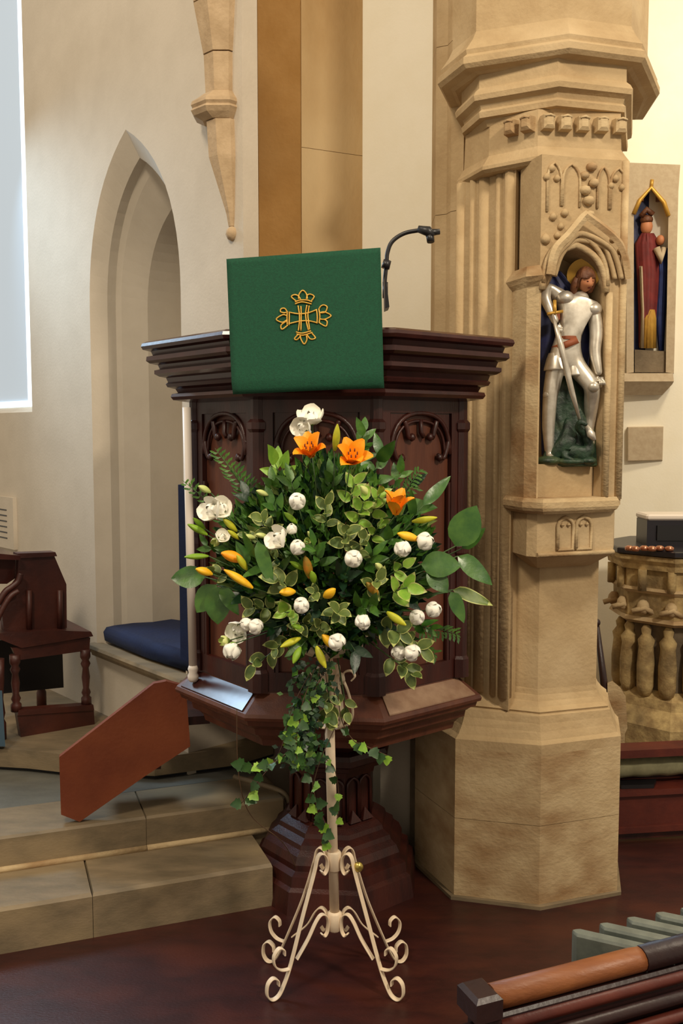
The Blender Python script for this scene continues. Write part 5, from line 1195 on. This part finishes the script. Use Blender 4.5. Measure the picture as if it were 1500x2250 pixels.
whites = [
 (683, 915, 2.56, 1.0, (-.1, -.6, .9), 'ruffled white bloom at the very top, upper right lump of the pair', 1),
 (664, 938, 2.55, .85, (-.4, -.8, -.1), 'ruffled white bloom at the very top, lower left lump of the pair', 1),
 (652, 1101, 2.44, .9, (0, -1, .3), 'round white bloom in the upper middle below the left lily', 0),
 (463, 1120, 2.50, .95, (-.5, -.8, .2), 'white bloom at the far left, left half of the double one', 1),
 (486, 1116, 2.51, .85, (.2, -1, .4), 'white bloom at the far left, right half of the double one', 1),
 (610, 1184, 2.44, .95, (-.7, -.7, .3), 'open pointed white bloom left of centre', 1),
 (654, 1203, 2.42, .85, (.1, -.9, .5), 'round white bloom just left of centre', 0),
 (641, 1163, 2.46, .6, (0, -.8, .6), 'small creamy bloom above the round white one left of centre', 0),
 (777, 1228, 2.40, .95, (.2, -1, .0), 'round cream white bloom right of centre', 0),
 (884, 1206, 2.41, .9, (-.2, -.9, -.4), 'white bloom below the orange yellow bud at the right, left of the pair', 0),
 (934, 1190, 2.43, .95, (.6, -.8, .2), 'white bloom at the right, right one of the pair', 0),
 (662, 1331, 2.40, .85, (0, -1, .2), 'round white bloom at the lower middle', 0),
 (797, 1366, 2.40, .85, (-.1, -.95, -.25), 'round cream bloom right of the pole at the lower centre', 0),
 (952, 1340, 2.48, .85, (.3, -.9, .3), 'rounded white bloom at the lower right, farthest right', 0),
 (915, 1356, 2.45, .85, (-.1, -1, .3), 'white bloom at the lower right, just left of the farthest one', 0),
 (562, 1376, 2.46, .85, (.5, -.8, .1), 'oval white bloom at the lower left, brighter right one', 0),
 (540, 1372, 2.48, .75, (-.5, -.8, .1), 'oval white bloom at the lower left, left half of the bright pair', 0),
 (522, 1386, 2.54, .9, (-.3, -.8, -.3), 'greyish shaded bloom behind the lower left pair', 1),
 (510, 1430, 2.50, 1.0, (-.1, -.7, -.7), 'hanging white bloom lowest at the left', 0),
 (493, 1408, 2.52, .6, (-.8, -.6, .1), 'small half open cream bloom above the lowest left one', 2),
 (740, 1411, 2.40, .9, (.3, -.9, -.2), 'white bloom just above the top of the pole', 0),
 (905, 1434, 2.45, .9, (.4, -.9, .0), 'white bloom at the lower right bottom, right one of the pair', 0),
 (876, 1434, 2.47, .8, (-.4, -.9, .0), 'white bloom at the lower right bottom, left one of the pair', 0),
 (488, 1178, 2.50, .55, (.3, -.8, .5), 'small white bloom under the far left double one', 1),
 (474, 1190, 2.52, .5, (-.5, -.8, -.3), 'smallest white bloom below the small one at the far left', 2),
 (675, 1190, 2.46, .4, (.3, -.8, .5), 'tiny white bud right of the round bloom left of centre', 2),
]
for (px, py, Y, s, fc, lab, kind) in whites:
    s *= 1.22; ax = Vector(fc).normalized(); p = at(px, py, Y)-ax*(-.0); root = thing('white_bloom', p, lab, 'flower')
    R = ax.to_track_quat('Z', 'Y').to_matrix().to_4x4(); b = -ax*.018*s; r = random.Random(px)
    if kind == 2:
        for i in range(4): place(CUs, 'petal', root, T(b, R@Matrix.Rotation(i*1.6, 4, 'Z'), s))
    else:
        for i in range(4): place(CU[3 if kind == 1 else 0], 'petal', root, T(b, R@Matrix.Rotation(i*PI/2+r.random()*.3, 4, 'Z')@Matrix.Rotation(r.uniform(-.08, .1), 4, 'X'), s))
        if kind == 1:
            for i in range(3): place(CU[0], 'petal', root, T(b, R@Matrix.Rotation(i*2.1+.6+r.random()*.3, 4, 'Z'), s*.8))
    if kind != 2:
        cb3 = MB(); hr = (.0165 if kind == 0 else .012)*s; blob(cb3, p+b+ax*(.0185 if kind == 0 else .014)*s, hr, hr, hr, 12, 8); cb3.build('bloom_heart', 'white', root)
    mb = MB(); mb.lathe([(.002, -.003), (.009*s, 0), (.013*s, .008*s)], (0, 0, 0), 8, 0, 0, True); me = MB(); me.v = [p+b+(R@v) for v in mb.v]; me.f = mb.f; me.mi = mb.mi; me.sm = mb.sm; me.build('calyx', 'bud_green', root)
    stem_to(root, p+b, .0)
# ================================================================ OLD BENCH / STALL on the left
bn = thing('wooden_bench', (-1.2, 3.85, UP), 'dark carved wooden stall with sloping side and turned legs, at the left edge', 'bench')
# frame of the end facing right: from front foot to back foot
fa = on(45, 1620, UP); fbk = on(205, 1592, UP)
BF = Frame(fa, fbk-fa)
if BF.n.y > 0: BF.n = -BF.n
BL = (V2(fbk)-V2(fa)).length
def bq(px, py, off=0):
    r = ray(px, py); k = r.x/r.y; o = BF.o; t = (o.x-k*o.y)/(k*BF.u.y-BF.u.x); Y = o.y+t*BF.u.y; p = at(px, py, Y); return p-BF.n*off
def bpoly(name, pts, o0, o1, m): mb = MB(); mb.grid([[bq(a, b, o) for a, b in pts] for o in (o0, o1)], True, 0, False, True); return mb.build(name, m, bn)
bpoly('base_rail', [(38, 1572), (206, 1560), (208, 1592), (46, 1620)], 0, .04, 'oak_bench')
bpoly('base_moulding', [(40, 1560), (204, 1548), (206, 1560), (38, 1572)], -.006, .045, 'oak_bench')
bpoly('seat', [(-5, 1403), (48, 1424), (205, 1398), (200, 1388), (120, 1385), (-5, 1392)], .0, .42, 'oak_bench')
bpoly('apron', [(28, 1425), (200, 1402), (198, 1430), (40, 1452)], .01, .035, 'oak_bench')
for (a, b, off) in (((36, 1440), (38, 1565), .02), ((190, 1428), (194, 1550), .02)):
    top, bot = bq(*a, off), bq(*b, off); mb = MB(); h = top.z-bot.z
    mb.lathe([(.022, bot.z), (.022, bot.z+h*.12), (.014, bot.z+h*.16), (.02, bot.z+h*.22), (.013, bot.z+h*.3), (.018, bot.z+h*.5), (.013, bot.z+h*.66), (.021, bot.z+h*.74), (.014, bot.z+h*.8), (.022, bot.z+h*.86), (.022, top.z)], ((top.x+bot.x)/2, (top.y+bot.y)/2, 0), 12, 0, 0, True); mb.build('leg', 'oak_bench', bn)
for (a, b, off) in (((0, 1450), (2, 1600), .02), ((150, 1430), (160, 1550), .40)):
    top, bot = bq(*a, off), bq(*b, off); mb = MB(); h = top.z-UP
    mb.lathe([(.022, UP), (.022, UP+h*.2), (.014, UP+h*.25), (.02, UP+h*.32), (.013, UP+h*.5), (.02, UP+h*.75), (.022, top.z)], (top.x, top.y, 0), 12, 0, 0, True); mb.build('leg', 'oak_bench', bn)
bpoly('end_panel', [(50, 1225), (128, 1222), (156, 1288), (157, 1385), (118, 1392), (18, 1396), (10, 1330), (48, 1278)], .06, .10, 'oak_bench')
bpoly('end_cap', [(46, 1219), (130, 1216), (134, 1225), (48, 1230)], .05, .115, 'oak_bench')
bpoly('back_panel', [(-60, 1215), (50, 1222), (48, 1278), (30, 1290), (-60, 1290)], .10, .13, 'oak_rim')
bpoly('book_slope', [(-60, 1212), (48, 1222), (48, 1232), (-60, 1228)], .02, .30, 'oak_rim')
mb = MB(); mb.tube(catmull([bq(-10, 1345, .03), bq(14, 1305, .03), (bq(30, 1292, .03)), bq(44, 1280, .03), bq(50, 1262, .03)], 6), .013, 8); mb.tube(catmull([bq(-6, 1372, .02), bq(8, 1340, .02), bq(26, 1312, .02), bq(44, 1300, .02)], 6), .012, 8); mb.build('scrolled_arm', 'oak_bench', bn)
for px in (70, 140): pass
mb = MB(); mb.tube([bq(72, 1300, .05), bq(72, 1392, .05)], .012, 8); mb.build('moulded_edge', 'oak_bench', bn); mb = MB(); mb.tube([bq(140, 1300, .05), bq(140, 1388, .05)], .012, 8); mb.build('moulded_edge', 'oak_bench', bn)
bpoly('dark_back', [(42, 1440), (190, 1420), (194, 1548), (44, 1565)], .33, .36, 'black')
kb = on(-2, 1695, UP*.76); mb = MB(); k0 = at(-40, 1690, 3.66)
mb.grid([[at(a, b, Y) for a, b in ((-60, 1565), (6, 1568), (13, 1690), (-60, 1690))] for Y in (3.665, 3.72)], True, 0, False, True)
ob = mb.build('blue_kneeler', 'blue_grey'); tag(ob, 'blue-grey fabric kneeler edge at the left edge of the picture', 'kneeler')
ob.location.z = UP+.001 if ob.location.z < UP+.02 else ob.location.z
